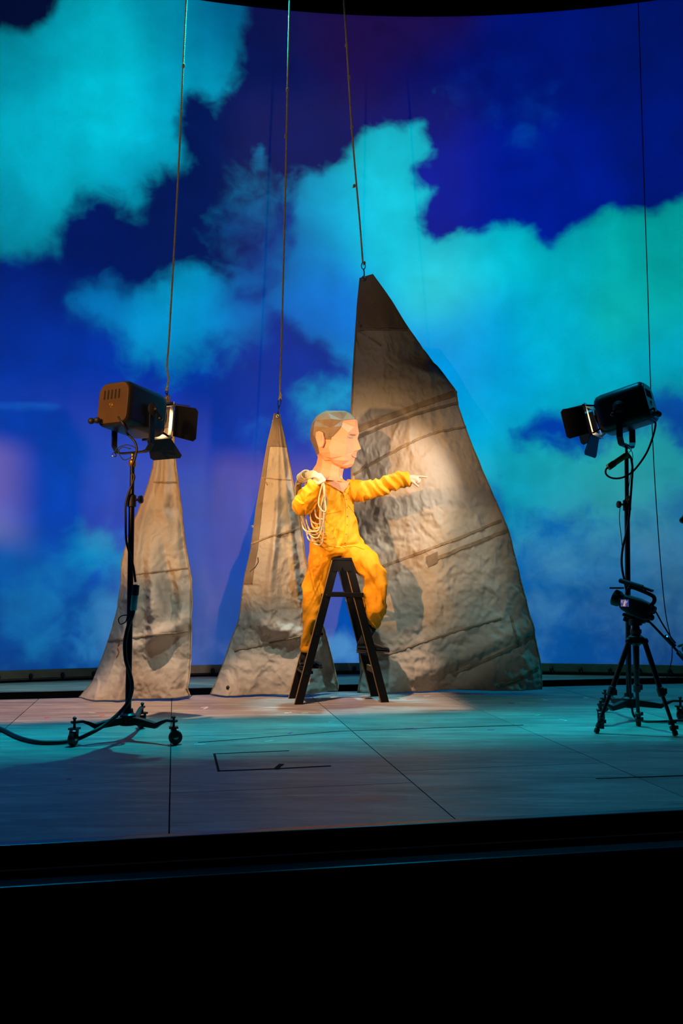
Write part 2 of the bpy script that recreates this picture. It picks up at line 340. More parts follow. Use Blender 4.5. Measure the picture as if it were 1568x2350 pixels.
CLD = [(40, 120, 0, 120, 140), (150, 60, 0, 140, 160), (250, 120, 0, 160, 178), (250, 280, 0, 168, 188), (80, 300, 0, 148, 170), (380, 60, 0, 120, 145), (500, 60, 0, 85, 128), (480, 180, 0, 130, 165), (400, 250, 0, 150, 180), (150, 420, 0, 150, 172), (60, 520, 0, 125, 150), (300, 430, 0, 140, 170), (880, 340, 0, 166, 185), (900, 480, 4, 176, 195), (760, 500, 0, 150, 190), (700, 600, 0, 110, 180), (640, 560, 0, 62, 130), (920, 600, 0, 172, 196), (1010, 660, 40, 180, 190), (1100, 600, 0, 172, 192), (1300, 600, 0, 150, 165), (1450, 580, 0, 145, 145), (1540, 620, 0, 130, 130), (1450, 720, 6, 152, 150), (1250, 750, 0, 152, 180), (1100, 760, 0, 140, 196), (1000, 820, 0, 128, 196), (1500, 820, 0, 140, 165), (1330, 880, 0, 150, 175), (1150, 900, 0, 140, 195), (1200, 960, 0, 150, 185), (420, 680, 0, 135, 178), (380, 760, 0, 125, 180), (220, 690, 0, 100, 165), (480, 780, 0, 118, 176), (560, 730, 0, 84, 168), (700, 710, 0, 92, 178), (800, 720, 0, 100, 185), (600, 370, 0, 110, 160), (1200, 300, 0, 60, 160), (1160, 210, 0, 30, 130), (1250, 1060, 20, 160, 170), (1420, 1050, 30, 158, 155), (1330, 1140, 36, 145, 165), (1200, 1130, 6, 148, 180), (1520, 1060, 20, 135, 150), (1480, 1140, 44, 135, 152), (220, 1250, 0, 130, 185), (230, 1400, 26, 120, 178), (280, 1460, 40, 110, 170), (760, 920, 0, 142, 190), (590, 985, 10, 80, 178), (780, 1490, 66, 128, 185), (480, 1500, 60, 90, 160), (1240, 1395, 48, 108, 160), (1400, 1395, 44, 96, 150), (1540, 1395, 46, 96, 135), (1300, 1260, 56, 128, 170), (1500, 1270, 60, 118, 160), (60, 930, 10, 80, 180), (70, 1390, 10, 104, 165)]
NU, NV = 300, 200
th = np.linspace(math.radians(-52), math.radians(52), NU); zz = np.linspace(CBOT, CTOP, NV)
TH, ZZ = np.meshgrid(th, zz); V3 = np.stack([CC.x + CR * np.sin(TH), CC.y + CR * np.cos(TH), ZZ], -1)
PX, PY = proj(V3)
fld = np.full(PX.shape, -2.0); core = np.zeros(PX.shape)
for poly, soft, op in CLOUDS:
    ys = [p[1] for p in poly]; y0, y1 = min(ys), max(ys)
    low = np.clip((PY - y0) / (y1 - y0 + 1e-6) - 0.35, 0, 1) if soft < 100 else 0.0      # clouds fray towards their feet
    sd = poly_sd(PX, PY, poly); fld = np.maximum(fld, np.minimum(sd / (soft * (1.1 + 1.6 * low)), op - 0.5 + (0.8 if op >= 0.95 else 0.0) + 0.0 * PX))
    if soft < 60: core = np.maximum(core, np.clip(sd / 75.0, 0, 1))
cs = control(PX, PY, SKY, 75.0); cc = control(PX, PY, CLD, 60.0)
me = bpy.data.meshes.new('wall_back')
faces = [(j * NU + i, j * NU + i + 1, (j + 1) * NU + i + 1, (j + 1) * NU + i) for j in range(NV - 1) for i in range(NU - 1)]
me.from_pydata([tuple(v) for v in V3.reshape(-1, 3)], [], faces)
for nm, data, tp in (('cloud_edge', fld.reshape(-1), 'FLOAT'), ('cloud_core', core.reshape(-1), 'FLOAT'), ('sky_tint', cs.reshape(-1, 3), 'FLOAT_VECTOR'), ('cloud_tint', cc.reshape(-1, 3), 'FLOAT_VECTOR'),
                     ('on_screen', np.stack([CR * TH, ZZ, 0 * ZZ], -1).reshape(-1, 3), 'FLOAT_VECTOR')):
    at = me.attributes.new(nm, tp, 'POINT'); at.data.foreach_set('value' if tp == 'FLOAT' else 'vector', np.ascontiguousarray(data, dtype=np.float32).reshape(-1))
me.polygons.foreach_set('use_smooth', [True] * len(me.polygons))
wall = bpy.data.objects.new('wall_back', me); COL.objects.link(wall)
tag(wall, 'tall curved screen showing a blue and turquoise cloudy sky', 'screen', kind='structure')
sol = wall.modifiers.new('thickness', 'SOLIDIFY'); sol.thickness = 0.02; sol.offset = 0
def screen_material():
    m = bpy.data.materials.new('cloud_screen'); m.use_nodes = True; nt = m.node_tree; N = nt.nodes; L = nt.links
    b = N['Principled BSDF']; b.inputs['Roughness'].default_value = 0.9; b.inputs['Specular IOR Level'].default_value = 0.05
    b.inputs['Base Color'].default_value = (0.10, 0.085, 0.085, 1)
    def A(n): a = N.new('ShaderNodeAttribute'); a.attribute_name = n; return a
    pos = A('on_screen').outputs['Vector']
    def noise(scale, det, rough=0.55, dist=0.0, off=(0, 0, 0), st=(1, 1, 1)):
        mp = N.new('ShaderNodeMapping'); mp.inputs['Location'].default_value = off; mp.inputs['Scale'].default_value = st; L.new(pos, mp.inputs[0])
        n = N.new('ShaderNodeTexNoise'); n.inputs['Scale'].default_value = scale; n.inputs['Detail'].default_value = det; n.inputs['Roughness'].default_value = rough; n.inputs['Distortion'].default_value = dist
        L.new(mp.outputs[0], n.inputs[0]); return n.outputs[0]
    def m2(op, a, b_):
        n = N.new('ShaderNodeMath'); n.operation = op
        for i, q in enumerate((a, b_)):
            if isinstance(q, (int, float)): n.inputs[i].default_value = q
            else: L.new(q, n.inputs[i])
        return n.outputs[0]
    big = m2('MULTIPLY', m2('SUBTRACT', noise(1.5, 8, 0.52, 0.5), 0.5), 1.5)
    fine = m2('MULTIPLY', m2('SUBTRACT', noise(6.0, 5, 0.55, 0.6, (5, 2, 0)), 0.5), 0.45)
    mid = m2('MULTIPLY', m2('SUBTRACT', noise(3.6, 7, 0.6, 0.8, (2, 7, 0)), 0.5), 1.1)
    e = m2('ADD', m2('ADD', m2('ADD', A('cloud_edge').outputs['Fac'], mid), big), m2('ADD', fine, 0.5))
    mr = N.new('ShaderNodeMapRange'); mr.interpolation_type = 'SMOOTHSTEP'; L.new(e, mr.inputs[0]); mr.inputs[1].default_value = 0.0; mr.inputs[2].default_value = 1.0
    mx = N.new('ShaderNodeMix'); mx.data_type = 'RGBA'; L.new(mr.outputs[0], mx.inputs[0]); L.new(A('sky_tint').outputs['Vector'], mx.inputs[6]); L.new(A('cloud_tint').outputs['Vector'], mx.inputs[7])
    crisp = m2('MULTIPLY', A('cloud_core').outputs['Fac'], 0.26)
    billow = m2('ADD', m2('MULTIPLY', noise(2.3, 7, 0.55, 0.4, (9, 1, 0)), 0.62), m2('ADD', m2('MULTIPLY', crisp, mr.outputs[0]), 0.64))
    drape = m2('ADD', m2('MULTIPLY', noise(2.6, 3, 0.5, 0, (0, 0, 0), (1, 0.05, 1)), 0.30), 0.85)
    st = m2('MULTIPLY', billow, drape)
    vm = N.new('ShaderNodeVectorMath'); vm.operation = 'SCALE'; L.new(mx.outputs[2], vm.inputs[0]); L.new(st, vm.inputs['Scale'])
    L.new(vm.outputs[0], b.inputs['Emission Color']); b.inputs['Emission Strength'].default_value = 1.10
    return m
me.materials.append(screen_material())

# tan hem of the screen and its ties
g = Geo(); ths = [math.radians(-52 + 104 * i / 160) for i in range(161)]
rings = []
for i, t in enumerate(ths):
    sag = 0.006 * math.sin(i * 2.1)
    rings.append([cyc(t, 0.03 + sag, CR - 0.015), cyc(t, 0.115, CR - 0.03), cyc(t, 0.115, CR + 0.02), cyc(t, 0.03 + sag, CR + 0.015)])
g.loft(rings)
M['hem'] = mat('hem', (0.42, 0.33, 0.23), 0.85, 0, 0.35, 6, 0.3, 40)
hem = obj('trim_1', g, M['hem'], smooth=True, angle=40, label='tan hem along the foot of the cloudy screen', cat='hem', kind='structure')
for i in range(-16, 20):
    t = math.radians(i * 1.55 + 0.4)
    if not -26 < math.degrees(t) < 24: continue
    g = Geo(); g.ball(cyc(t, 0.055, CR - 0.03), 0.022, 8, (1, 0.7, 1.25)); c = cyc(t, 0.02, CR - 0.035)
    g.tube([cyc(t, 0.05, CR - 0.035), cyc(t + 0.0012, 0.02, CR - 0.05), cyc(t + 0.002, 0.002, CR - 0.045)], 0.005, 5)
    obj('tie', g, M['rubber'], hem, smooth=True)
# weighted chain pipe the ties hold down
g = Geo(); g.tube([cyc(math.radians(-52 + 104 * i / 120), 0.018, CR - 0.01) for i in range(121)], 0.017, 8)
obj('bottom_pipe', g, M['black_metal'], hem, smooth=True)

# black border above the screen
g = Geo(); rings = []
for i, t in enumerate(ths):
    rings.append([cyc(t, CTOP - 0.02, CR - 0.10), cyc(t, CTOP + 1.9, CR - 0.10), cyc(t, CTOP + 1.9, CR - 0.06), cyc(t, CTOP - 0.02, CR - 0.06)])
g.loft(rings)
M['velour'] = mat('velour', (0.004, 0.004, 0.005), 0.95, 0, 0.3, 5, spec=0.05)
obj('trim_2', g, M['velour'], label='black cloth border above the cloudy screen', cat='border', kind='structure')

# ------------------------------------------------------------------ stage deck
T_FRONT = toS(Fl(784, 1893))[1]; T_BACK = 7.93; T_GAP = 8.44
S_L, S_R = -6.5, 5.9
def deck_material():
    m = bpy.data.materials.new('painted_deck'); m.use_nodes = True; nt = m.node_tree; N = nt.nodes; L = nt.links
    b = N['Principled BSDF']; b.inputs['Specular IOR Level'].default_value = 0.35
    geo = N.new('ShaderNodeNewGeometry')
    def nz(scale, det, st, rough=0.6, off=(0, 0, 0)):
        mp = N.new('ShaderNodeMapping'); mp.inputs['Rotation'].default_value = (0, 0, -ANG); mp.inputs['Scale'].default_value = st; mp.inputs['Location'].default_value = off
        L.new(geo.outputs['Position'], mp.inputs[0]); n = N.new('ShaderNodeTexNoise'); n.inputs['Scale'].default_value = scale; n.inputs['Detail'].default_value = det; n.inputs['Roughness'].default_value = rough
        L.new(mp.outputs[0], n.inputs[0]); return n.outputs[0]
    def ramp(x, a, c):
        r = N.new('ShaderNodeMapRange'); r.inputs[1].default_value = a; r.inputs[2].default_value = c; L.new(x, r.inputs[0]); return r.outputs[0]
    def mix(f, a, c):
        x = N.new('ShaderNodeMix'); x.data_type = 'RGBA'; L.new(f, x.inputs[0])
        for i, q in ((6, a), (7, c)):
            if isinstance(q, tuple): x.inputs[i].default_value = (*q, 1)
            else: L.new(q, x.inputs[i])
        return x.outputs[2]
    at = N.new('ShaderNodeAttribute'); at.attribute_type = 'OBJECT'; at.attribute_name = 'tone'
    c = mix(ramp(nz(1.3, 6, (0.6, 1.6, 1)), 0.35, 0.65), (0.38, 0.335, 0.295), (0.21, 0.185, 0.17))
    c = mix(ramp(nz(4, 8, (0.5, 3.2, 1), 0.65, (3, 1, 0)), 0.50, 0.70), c, (0.50, 0.45, 0.40))
    c = mix(ramp(nz(2.2, 7, (0.6, 3.4, 1), 0.7, (8, 4, 0)), 0.52, 0.74), c, (0.12, 0.09, 0.075))
    tn = N.new('ShaderNodeVectorMath'); tn.operation = 'SCALE'; L.new(c, tn.inputs[0]); L.new(at.outputs['Fac'], tn.inputs['Scale'])
    L.new(tn.outputs[0], b.inputs['Base Color'])
    rg = N.new('ShaderNodeMapRange'); L.new(nz(4, 5, (0.6, 3, 1)), rg.inputs[0]); rg.inputs[3].default_value = 0.36; rg.inputs[4].default_value = 0.62; L.new(rg.outputs[0], b.inputs['Roughness'])
    bp = N.new('ShaderNodeBump'); bp.inputs['Strength'].default_value = 0.12; bp.inputs['Distance'].default_value = 0.004; L.new(nz(18, 6, (0.3, 3, 1)), bp.inputs['Height']); L.new(bp.outputs[0], b.inputs['Normal'])
    return m
M['deck'] = deck_material()
M['under'] = mat('under_deck', (0.006, 0.006, 0.006), 0.9)
g = Geo(); a = [S(S_L, T_FRONT - 0.03, -0.034), S(S_R, T_FRONT - 0.03, -0.034), S(S_R, T_BACK + 0.01, -0.034), S(S_L, T_BACK + 0.01, -0.034)]
g.prism(a, (0, 0, -0.06))
floor = obj('floor', g, M['under'], label='stage deck of worn painted plywood sheets in teal and warm light', cat='floor', kind='structure')
rnd = random.Random(3)
def panel(s0, s1, t0, t1):
    g = Geo(); e = 0.0030; z = rnd.uniform(-0.0012, 0.0)
    g.prism([S(s0 + e, t0 + e, -0.018 + z), S(s1 - e, t0 + e, -0.018 + z), S(s1 - e, t1 - e, -0.018 + z), S(s0 + e, t1 - e, -0.018 + z)], (0, 0, 0.018))
    o = obj('panel', g, M['deck'], floor); o['tone'] = rnd.uniform(0.86, 1.08)
edges = [-6.5, -5.9, -4.68, -3.46, -2.30, -1.10, -0.005, 1.17, 2.32, 3.5, 4.7, 5.9]
T_MID = toS(Fl(784, 1678))[1]
for i, (s0, s1) in enumerate(zip(edges[:-1], edges[1:])):
    cuts = [T_FRONT, 4.25 if i % 2 == 0 else 4.62, T_MID, 6.95 if i % 2 else 7.2, T_BACK]
    if s0 == -0.005: cuts = [T_FRONT, 4.35, T_MID, 7.1, T_BACK]
    for t0, t1 in zip(cuts[:-1], cuts[1:]): panel(s0, s1, t0, t1)
# strip of floor between the slot and the screen, and the slot itself
g = Geo(); rings = []
for i in range(61):
    q = cyc(math.radians(-40 + 74 * i / 60), 0, CR - 0.05); ss = toS(q)[0]; f_ = S(ss, min(T_GAP, toS(q)[1] - 0.05), 0); dz = Vector((0, 0, -0.004))
    rings.append([f_, q, q + dz, f_ + dz])
g.loft(rings)
fb = obj('floor', g, M['deck'], label='narrow strip of floor at the foot of the cloudy screen', cat='floor', kind='structure'); fb['tone'] = 0.9
g = Geo(); g.box(S(-0.3, (T_BACK + T_GAP) / 2, -0.55), (12.4, T_GAP - T_BACK + 0.4, 0.02), Matrix.Rotation(ANG, 3, 'Z'))
obj('floor', g, M['under'], label='black bottom of the slot behind the stage deck', cat='floor', kind='structure')
g = Geo(); g.box(S(-0.3, T_GAP + 0.012, -0.29), (12.4, 0.02, 0.56), Matrix.Rotation(ANG, 3, 'Z'))
obj('wall_slot', g, M['velour'], label='black lining of the slot behind the stage deck', cat='lining', kind='structure')
# front of the stage
M['fascia'] = mat('fascia', (0.010, 0.010, 0.012), 0.6, 0, 0.3, 8)
M['nosing'] = mat('nosing', (0.05, 0.05, 0.06), 0.35, 0.2, 0.3, 20)
R3 = Matrix.Rotation(ANG, 3, 'Z')
g = Geo(); g.box(S(-0.3, T_FRONT - 0.05, -0.75), (12.4, 0.04, 1.30), R3)
obj('wall_front', g, M['fascia'], label='black board facing the front of the stage', cat='stage front', kind='structure')
g = Geo(); g.box(S(-0.3, T_FRONT - 0.02, -0.022), (12.4, 0.05, 0.045), R3)
obj('trim_3', g, M['nosing'], bevel=0.006, label='black nosing along the front edge of the stage', cat='edge', kind='structure')
g = Geo(); g.box(S(-0.3, T_FRONT - 0.12, -0.125), (12.4, 0.12, 0.03), R3)
obj('trim_4', g, M['nosing'], bevel=0.008, label='dark ledge running below the front edge of the stage', cat='ledge', kind='structure')
g = Geo(); g.box((0.5, 0.2, -1.42), (18, 9, 0.04))
obj('floor', g, M['under'], label='dark floor in front of the stage', cat='floor', kind='structure')
g = Geo(); g.box((1.0, 3.5, 9.6), (24, 24, 0.1))
obj('ceiling', g, M['velour'], label='black void above the stage', cat='ceiling', kind='structure')

# tape and paint marks on the deck
M['tape'] = mat('black_tape', (0.003, 0.003, 0.004), 0.8, spec=0.1)
def strip(pts, wid, m, name='tape_line', hgt=0.0012):
    g = Geo()
    for a, b in zip(pts[:-1], pts[1:]):
        a = Fl(*a); b = Fl(*b); d = (b - a).normalized() * wid * 0.3
        g.bar(a - d + Vector((0, 0, hgt / 2)), b + d + Vector((0, 0, hgt / 2)), wid, hgt)
    return obj(name, g, m, floor)
strip([(662, 1723), (492, 1730), (502, 1769.5)], 0.013, M['tape'])
strip([(502, 1769.5), (640, 1764), (757, 1758)], 0.022, M['tape'])
g = Geo(); arw = [(630, 1763), (641, 1754), (652, 1754.5), (644, 1760), (644, 1765), (634, 1766)]
g.prism([Fl(x, y) for x, y in arw], (0, 0, 0.003)); obj('arrow_mark', g, M['tape'], floor)
strip([(456, 1704), (784, 1678), (1200, 1664)], 0.011, M['tape'])
strip([(1370, 1787), (1568, 1780), (1640, 1777)], 0.013, M['tape'])
M['pink_tape'] = mat('pink_tape', (0.85, 0.08, 0.30), 0.5); M['white_tape'] = mat('white_tape', (0.75, 0.75, 0.72), 0.5)
M['red_tape'] = mat('red_tape', (0.80, 0.08, 0.08), 0.5); M['green_tape'] = mat('green_tape', (0.25, 0.75, 0.45), 0.5)
for k, pts in (('pink', [(664, 1684), (668, 1681)]), ('pink', [(932, 1672), (948, 1671.5), (952, 1674)]), ('pink', [(1122, 1675), (1132, 1674.5)]), ('red', [(232, 1643), (237, 1641.5)]), ('red', [(104, 1647), (112, 1646.5)]), ('red', [(155, 1787.5), (161, 1787)]),
               ('red', [(1170, 1613), (1178, 1614)]), ('red', [(935, 1605), (946, 1604)]), ('red', [(1480, 1607.5), (1495, 1607)]), ('white', [(462, 1624), (480, 1622), (468, 1627)]), ('white', [(655, 1636), (668, 1635)]), ('white', [(1246, 1605), (1256, 1607), (1248, 1608)]),
               ('white', [(1340, 1600), (1350, 1602), (1341, 1603)]), ('white', [(755, 1657), (764, 1657)]), ('white', [(975, 1598), (985, 1597)]), ('green', [(400, 1632), (418, 1631)]), ('green', [(1403, 1598.5), (1416, 1598)]), ('green', [(695, 1637), (706, 1636)]),
               ('white', [(1284, 1651), (1296, 1653), (1300, 1655)]), ('white', [(610, 1702), (626, 1700.5)]), ('white', [(448, 1708.5), (470, 1708)]), ('white', [(1520, 1605), (1540, 1604)]), ('green', [(1230, 1642), (1240, 1641)]), ('white', [(206, 1636), (218, 1636.5)])):
    strip(pts, 0.019, M[k + '_tape'], 'floor_mark')

# ------------------------------------------------------------------ hanging sails
def edge_at(pts, y):
    xs = [p[0] for p in pts]; ys = [p[1] for p in pts]; return float(np.interp(y, ys, xs))
def sail(label, left, right, Y, seed, folds, nu=150, nv=320, tilt=0.0):
    """Canvas hung from its peak: rows follow the traced luff and leech, folds push it in and out of its plane."""
    y0 = min(left[0][1], right[0][1]); vs = np.linspace(0, 1, nv); us = np.linspace(0, 1, nu)
    V = np.zeros((nv, nu, 3))
    for j, v in enumerate(vs):
        yl = left[0][1] + (left[-1][1] - left[0][1]) * v; yr = right[0][1] + (right[-1][1] - right[0][1]) * v
        a = P(edge_at(left, yl), yl, Y); b = P(edge_at(right, yr), yr, Y)
        for i, u in enumerate(us): V[j, i] = a + (b - a) * u
    U, W = np.meshgrid(us, vs); X = V[..., 0]; Z = V[..., 2]
    q = np.stack([X, Z, 0 * X + seed], -1).reshape(-1, 3)
    d = folds(U, W, X, Z)
    cr = (ridge(q * np.array([2.6, 1.9, 1]) + 0.4 * fbm(q * 3)[:, None], 4) - 1.0).reshape(X.shape)
    cr2 = (ridge(q * np.array([7.5, 6.5, 1]) + 3, 3) - 1.0).reshape(X.shape)
    soft = fbm(q * np.array([1.1, 0.9, 1]), 2).reshape(X.shape)
    body = np.clip(W * 6, 0, 1)
    cr3 = np.abs(pn(q * np.array([15, 13, 1]) + 0.5 * fbm(q * 9, 2)[:, None])).reshape(X.shape)
    patch = np.clip(fbm(q * np.array([1.6, 1.3, 1]) + 40, 2).reshape(X.shape) * 1.8 + 0.75, 0.25, 1.5)
    d = d + body * (-0.030 * cr - 0.015 * cr2 * patch + 0.018 * cr3 * patch + 0.09 * soft)
    # keep the traced outline: fade the random part at the very edges a little
    V[..., 1] += d + tilt * (U - 0.5)
    g = Geo(); g.v = [Vector(p) for p in V.reshape(-1, 3)]
    g.f = [(j * nu + i, j * nu + i + 1, (j + 1) * nu + i + 1, (j + 1) * nu + i) for j in range(nv - 1) for i in range(nu - 1)]
    base = P(left[-1][0] * 0.5 + right[-1][0] * 0.5, left[-1][1], Y); base.z = 0
    t = thing('sail', base, label, 'sail', 'canvas sails hung from ropes')
    c = obj('canvas', g, M['canvas'], t, smooth=True, fix=False)
    s_ = c.modifiers.new('thickness', 'SOLIDIFY'); s_.thickness = 0.006; s_.offset = 0
    return t, bvh_of(g.v, g.f), V
def edge_rope(t, V, cols, r=0.011, name='bolt_rope', m='seam'):
    g = Geo(); g.tube([Vector(p) for p in V[:, cols][::3]], r, 6); return obj(name, g, M[m], t, smooth=True)
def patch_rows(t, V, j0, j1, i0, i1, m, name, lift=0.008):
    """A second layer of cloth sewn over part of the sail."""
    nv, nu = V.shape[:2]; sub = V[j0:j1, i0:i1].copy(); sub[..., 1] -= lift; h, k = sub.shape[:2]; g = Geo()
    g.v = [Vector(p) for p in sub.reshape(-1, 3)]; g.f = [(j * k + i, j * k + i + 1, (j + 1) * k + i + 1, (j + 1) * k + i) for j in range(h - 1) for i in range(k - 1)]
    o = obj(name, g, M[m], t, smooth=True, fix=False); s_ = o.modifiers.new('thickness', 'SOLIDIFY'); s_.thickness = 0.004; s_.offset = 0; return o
def ring(t, px, py, Y, name='grommet', m='steel', r=0.016):
    c = P(px, py, Y); g = Geo(); g.tube([c + Vector((math.cos(a) * r, 0, math.sin(a) * r)) for a in [2 * PI * i / 14 for i in range(14)]], r * 0.35, 6, closed=True); return obj(name, g, M[m], t, smooth=True)
bell = lambda x, c, w_: np.exp(-((x - c) / w_) ** 2)

# the large sail behind the figure
L3 = [(828, 634), (822, 690), (817, 760), (811, 850), (807, 930), (805, 1000), (806, 1100), (808, 1200), (812, 1300), (818, 1420), (824, 1500), (827, 1545), (820, 1588)]
R3_ = [(854, 634), (898, 695), (941, 762), (985, 822), (1047, 899), (1052, 935), (1085, 1030), (1112, 1096), (1136, 1150), (1166, 1222), (1190, 1320), (1215, 1420), (1230, 1490), (1237, 1530), (1236, 1577)]
Y3 = 8.06
def folds3(U, W, X, Z):
    d = -0.20 * np.sin(PI * U) * np.sin(PI * np.clip(W, 0, 1)) * 0.8
    k = (W - 0.93) + 0.10 * (U - 0.2)                                   # the foot kicks out and buckles
    d += -0.16 * np.clip(W - 0.80, 0, 1) / 0.2 * (0.6 + 0.4 * np.sin(U * 9 + 0.5))
    d += -0.05 * bell(W - 0.16 * (U - 0.5) * -1, 0.93, 0.02) * (U > 0.3)
    d += 0.045 * np.sin((U * 1.4 + W * 2.2) * 7) * np.clip(W - 0.45, 0, 1)
    d += -0.04 * bell(U + 0.45 * (W - 0.9), 0.45, 0.07) * np.clip(W - 0.6, 0, 1) * 2.0
    d += 0.05 * bell(W, 0.205, 0.018) * bell(U, 0.8, 0.15) - 0.05 * bell(W, 0.235, 0.018) * bell(U, 0.82, 0.15)
    return d
t3, b3, V3s = sail('largest canvas sail, hanging behind the seated figure in yellow', L3, R3_, Y3, 3.1, folds3, 190, 340, tilt=-0.10)
patch_rows(t3, V3s, 0, 45, 1, 189, 'canvas_dark', 'head_patch', 0.010)  # dark head cloth, with shade over the sail's top put into its colour
edge_rope(t3, V3s, 1); edge_rope(t3, V3s, -2, 0.009)
for pth, wd, m in (([(806, 994), (880, 962), (960, 932), (1046, 902)], 0.060, 'seam'), ([(808, 1012), (890, 975), (975, 945), (1050, 925)], 0.028, 'canvas_dark'), ([(812, 1090), (900, 1040), (985, 998), (1068, 980)], 0.022, 'seam'),
                   ([(872, 1302), (960, 1270), (1060, 1232), (1150, 1194)], 0.026, 'seam'), ([(985, 1290), (1060, 1258), (1164, 1218)], 0.036, 'seam'), ([(846, 1520), (930, 1488), (1040, 1450), (1150, 1418)], 0.014, 'seam'),
                   ([(1040, 1545), (1120, 1512), (1226, 1460)], 0.022, 'seam'), ([(1140, 1576), (1190, 1560), (1234, 1532)], 0.026, 'canvas_dark'), ([(1172, 1412), (1180, 1445), (1190, 1482)], 0.022, 'seam'), ([(816, 756), (870, 757), (935, 758)], 0.016, 'seam')):
    obj('seam', ribbon(b3, pth, wd, 0.013, 26), M[m], t3, smooth=True, angle=50)
g = Geo(); pp = [on(b3, x, y) for x, y in ((978, 1278), (1005, 1266), (1006, 1292), (984, 1302))]
g.prism([h + n * 0.012 for h, n in pp], (0, 0.016, 0)); obj('reinforcing_patch', g, M['canvas_dark'], t3)
ring(t3, 835, 638, Y3 - 0.02); ring(t3, 1046, 900, Y3 - 0.03, r=0.012); ring(t3, 823, 741, Y3 - 0.03, r=0.010)

# the middle sail
L2 = [(631, 950), (626, 975), (617, 1010), (601, 1100), (589, 1170), (577, 1260), (565, 1310), (554, 1370), (546, 1425), (527, 1470), (512, 1520), (497, 1560), (482, 1593)]
R2 = [(641, 950), (645, 970), (656, 1020), (671, 1100), (690, 1190), (701, 1280), (716, 1345), (736, 1410), (752, 1470), (768, 1535), (778, 1578), (775, 1589)]
Y2 = 7.80
def folds2(U, W, X, Z):
    d = -0.10 * np.sin(PI * U) * W
    d += 0.14 * np.clip(0.16 - U, 0, 1) / 0.16 * np.clip(W - 0.35, 0, 1)       # luff turned back
    d += 0.10 * bell(U, 0.94, 0.10) * W - 0.05 * bell(U, 0.78, 0.05) * W
    d += -0.07 * bell(W - 0.10 * U, 0.72, 0.035) * bell(U, 0.5, 0.35) + 0.06 * bell(W - 0.10 * U, 0.79, 0.06) * bell(U, 0.45, 0.3)
    d += -0.06 * bell(U + 0.35 * (W - 0.5), 0.45, 0.06) * bell(W, 0.5, 0.22)
    d += -0.09 * np.clip(W - 0.85, 0, 1) / 0.15 * (0.5 + 0.5 * np.sin(U * 11))
    return d
t2, b2, V2s = sail('middle canvas sail, just behind the rope coil and ladder', L2, R2, Y2, 8.7, folds2, tilt=0.05)
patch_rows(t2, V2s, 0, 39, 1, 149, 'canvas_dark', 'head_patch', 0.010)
patch_rows(t2, V2s, 35, 195, 0, 22, 'canvas_dark', 'luff_tape', 0.006)
edge_rope(t2, V2s, 1, 0.007); edge_rope(t2, V2s, -2, 0.007)
for pth, wd in (([(578, 1248), (620, 1232), (690, 1212)], 0.016), ([(540, 1493), (600, 1480), (690, 1460)], 0.016), ([(600, 1096), (636, 1100), (668, 1102)], 0.010)):
    obj('seam', ribbon(b2, pth, wd, 0.012, 22), M['seam'], t2, smooth=True, angle=50)
g = Geo(); g.tube([on(b2, x, y)[0] + Vector((0, -0.008, 0)) for x, y in ((592, 1279), (593, 1290), (586, 1302), (574, 1312))], 0.004, 5); obj('drawcord', g, M['rubber'], t2, smooth=True)
g = Geo(); h, n = on(b2, 524, 1578); g.lathe([(0.014, -0.006), (0.016, 0.01), (0.008, 0.018)], h, n, 10); obj('eyelet', g, M['rubber'], t2, smooth=True)
ring(t2, 637, 955, Y2 - 0.02, r=0.012); ring(t2, 627, 966, Y2 - 0.02, r=0.008); ring(t2, 579, 1208, Y2, r=0.008)

# the left sail
L1 = [(379, 908), (372, 960), (358, 1030), (341, 1100), (320, 1160), (302, 1200), (287, 1250), (276, 1290), (273, 1340), (263, 1400), (249, 1450), (230, 1500), (213, 1540), (205, 1565), (192, 1582), (174, 1603)]
R1 = [(389, 908), (400, 1000), (405, 1080), (415, 1160), (425, 1250), (438, 1330), (440, 1400), (437, 1500), (434, 1570), (432, 1580), (440, 1597)]
Y1 = 7.58
def folds1(U, W, X, Z):
    d = -0.12 * np.sin(PI * U) * W
    d += 0.16 * np.clip(0.2 - U, 0, 1) / 0.2 * np.clip(W - 0.45, 0, 1) * 1.6
    d += 0.035 * np.sin(U * 16 + 1) * np.clip(0.5 - np.abs(W - 0.35), 0, 1)
    d += 0.10 * bell(U, 0.97, 0.06) * W
    d += -0.11 * bell(U - 0.5 * (W - 0.62), 0.52, 0.09) * bell(W, 0.68, 0.16) + 0.09 * bell(U - 0.5 * (W - 0.62), 0.72, 0.08) * bell(W, 0.66, 0.16)
    d += -0.10 * bell(W + 0.15 * (U - 0.6), 0.80, 0.03) * bell(U, 0.75, 0.22) + 0.06 * bell(W, 0.86, 0.06) * bell(U, 0.72, 0.16)
    d += -0.06 * bell(U - 0.3 * W, 0.12, 0.05) * np.clip(W - 0.3, 0, 1) * 1.4
    d += -0.10 * np.clip(W - 0.88, 0, 1) / 0.12 * (0.55 + 0.45 * np.sin(U * 8))
    return d
t1, b1, V1s = sail('left canvas sail, hanging behind the lamp with the amber-lit back', L1, R1, Y1, 15.2, folds1, tilt=-0.04)
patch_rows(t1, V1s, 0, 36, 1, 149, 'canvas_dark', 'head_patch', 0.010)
edge_rope(t1, V1s, 1, 0.007); edge_rope(t1, V1s, -2, 0.008)
for pth, wd in (([(354, 1106), (380, 1107), (408, 1106)], 0.014), ([(300, 1320), (360, 1312), (434, 1303)], 0.012), ([(250, 1470), (330, 1460), (430, 1448)], 0.012)):
    obj('seam', ribbon(b1, pth, wd, 0.012, 22), M['seam'], t1, smooth=True, angle=50)
M['red_ink'] = mat('red_ink', (0.45, 0.08, 0.05), 0.8)
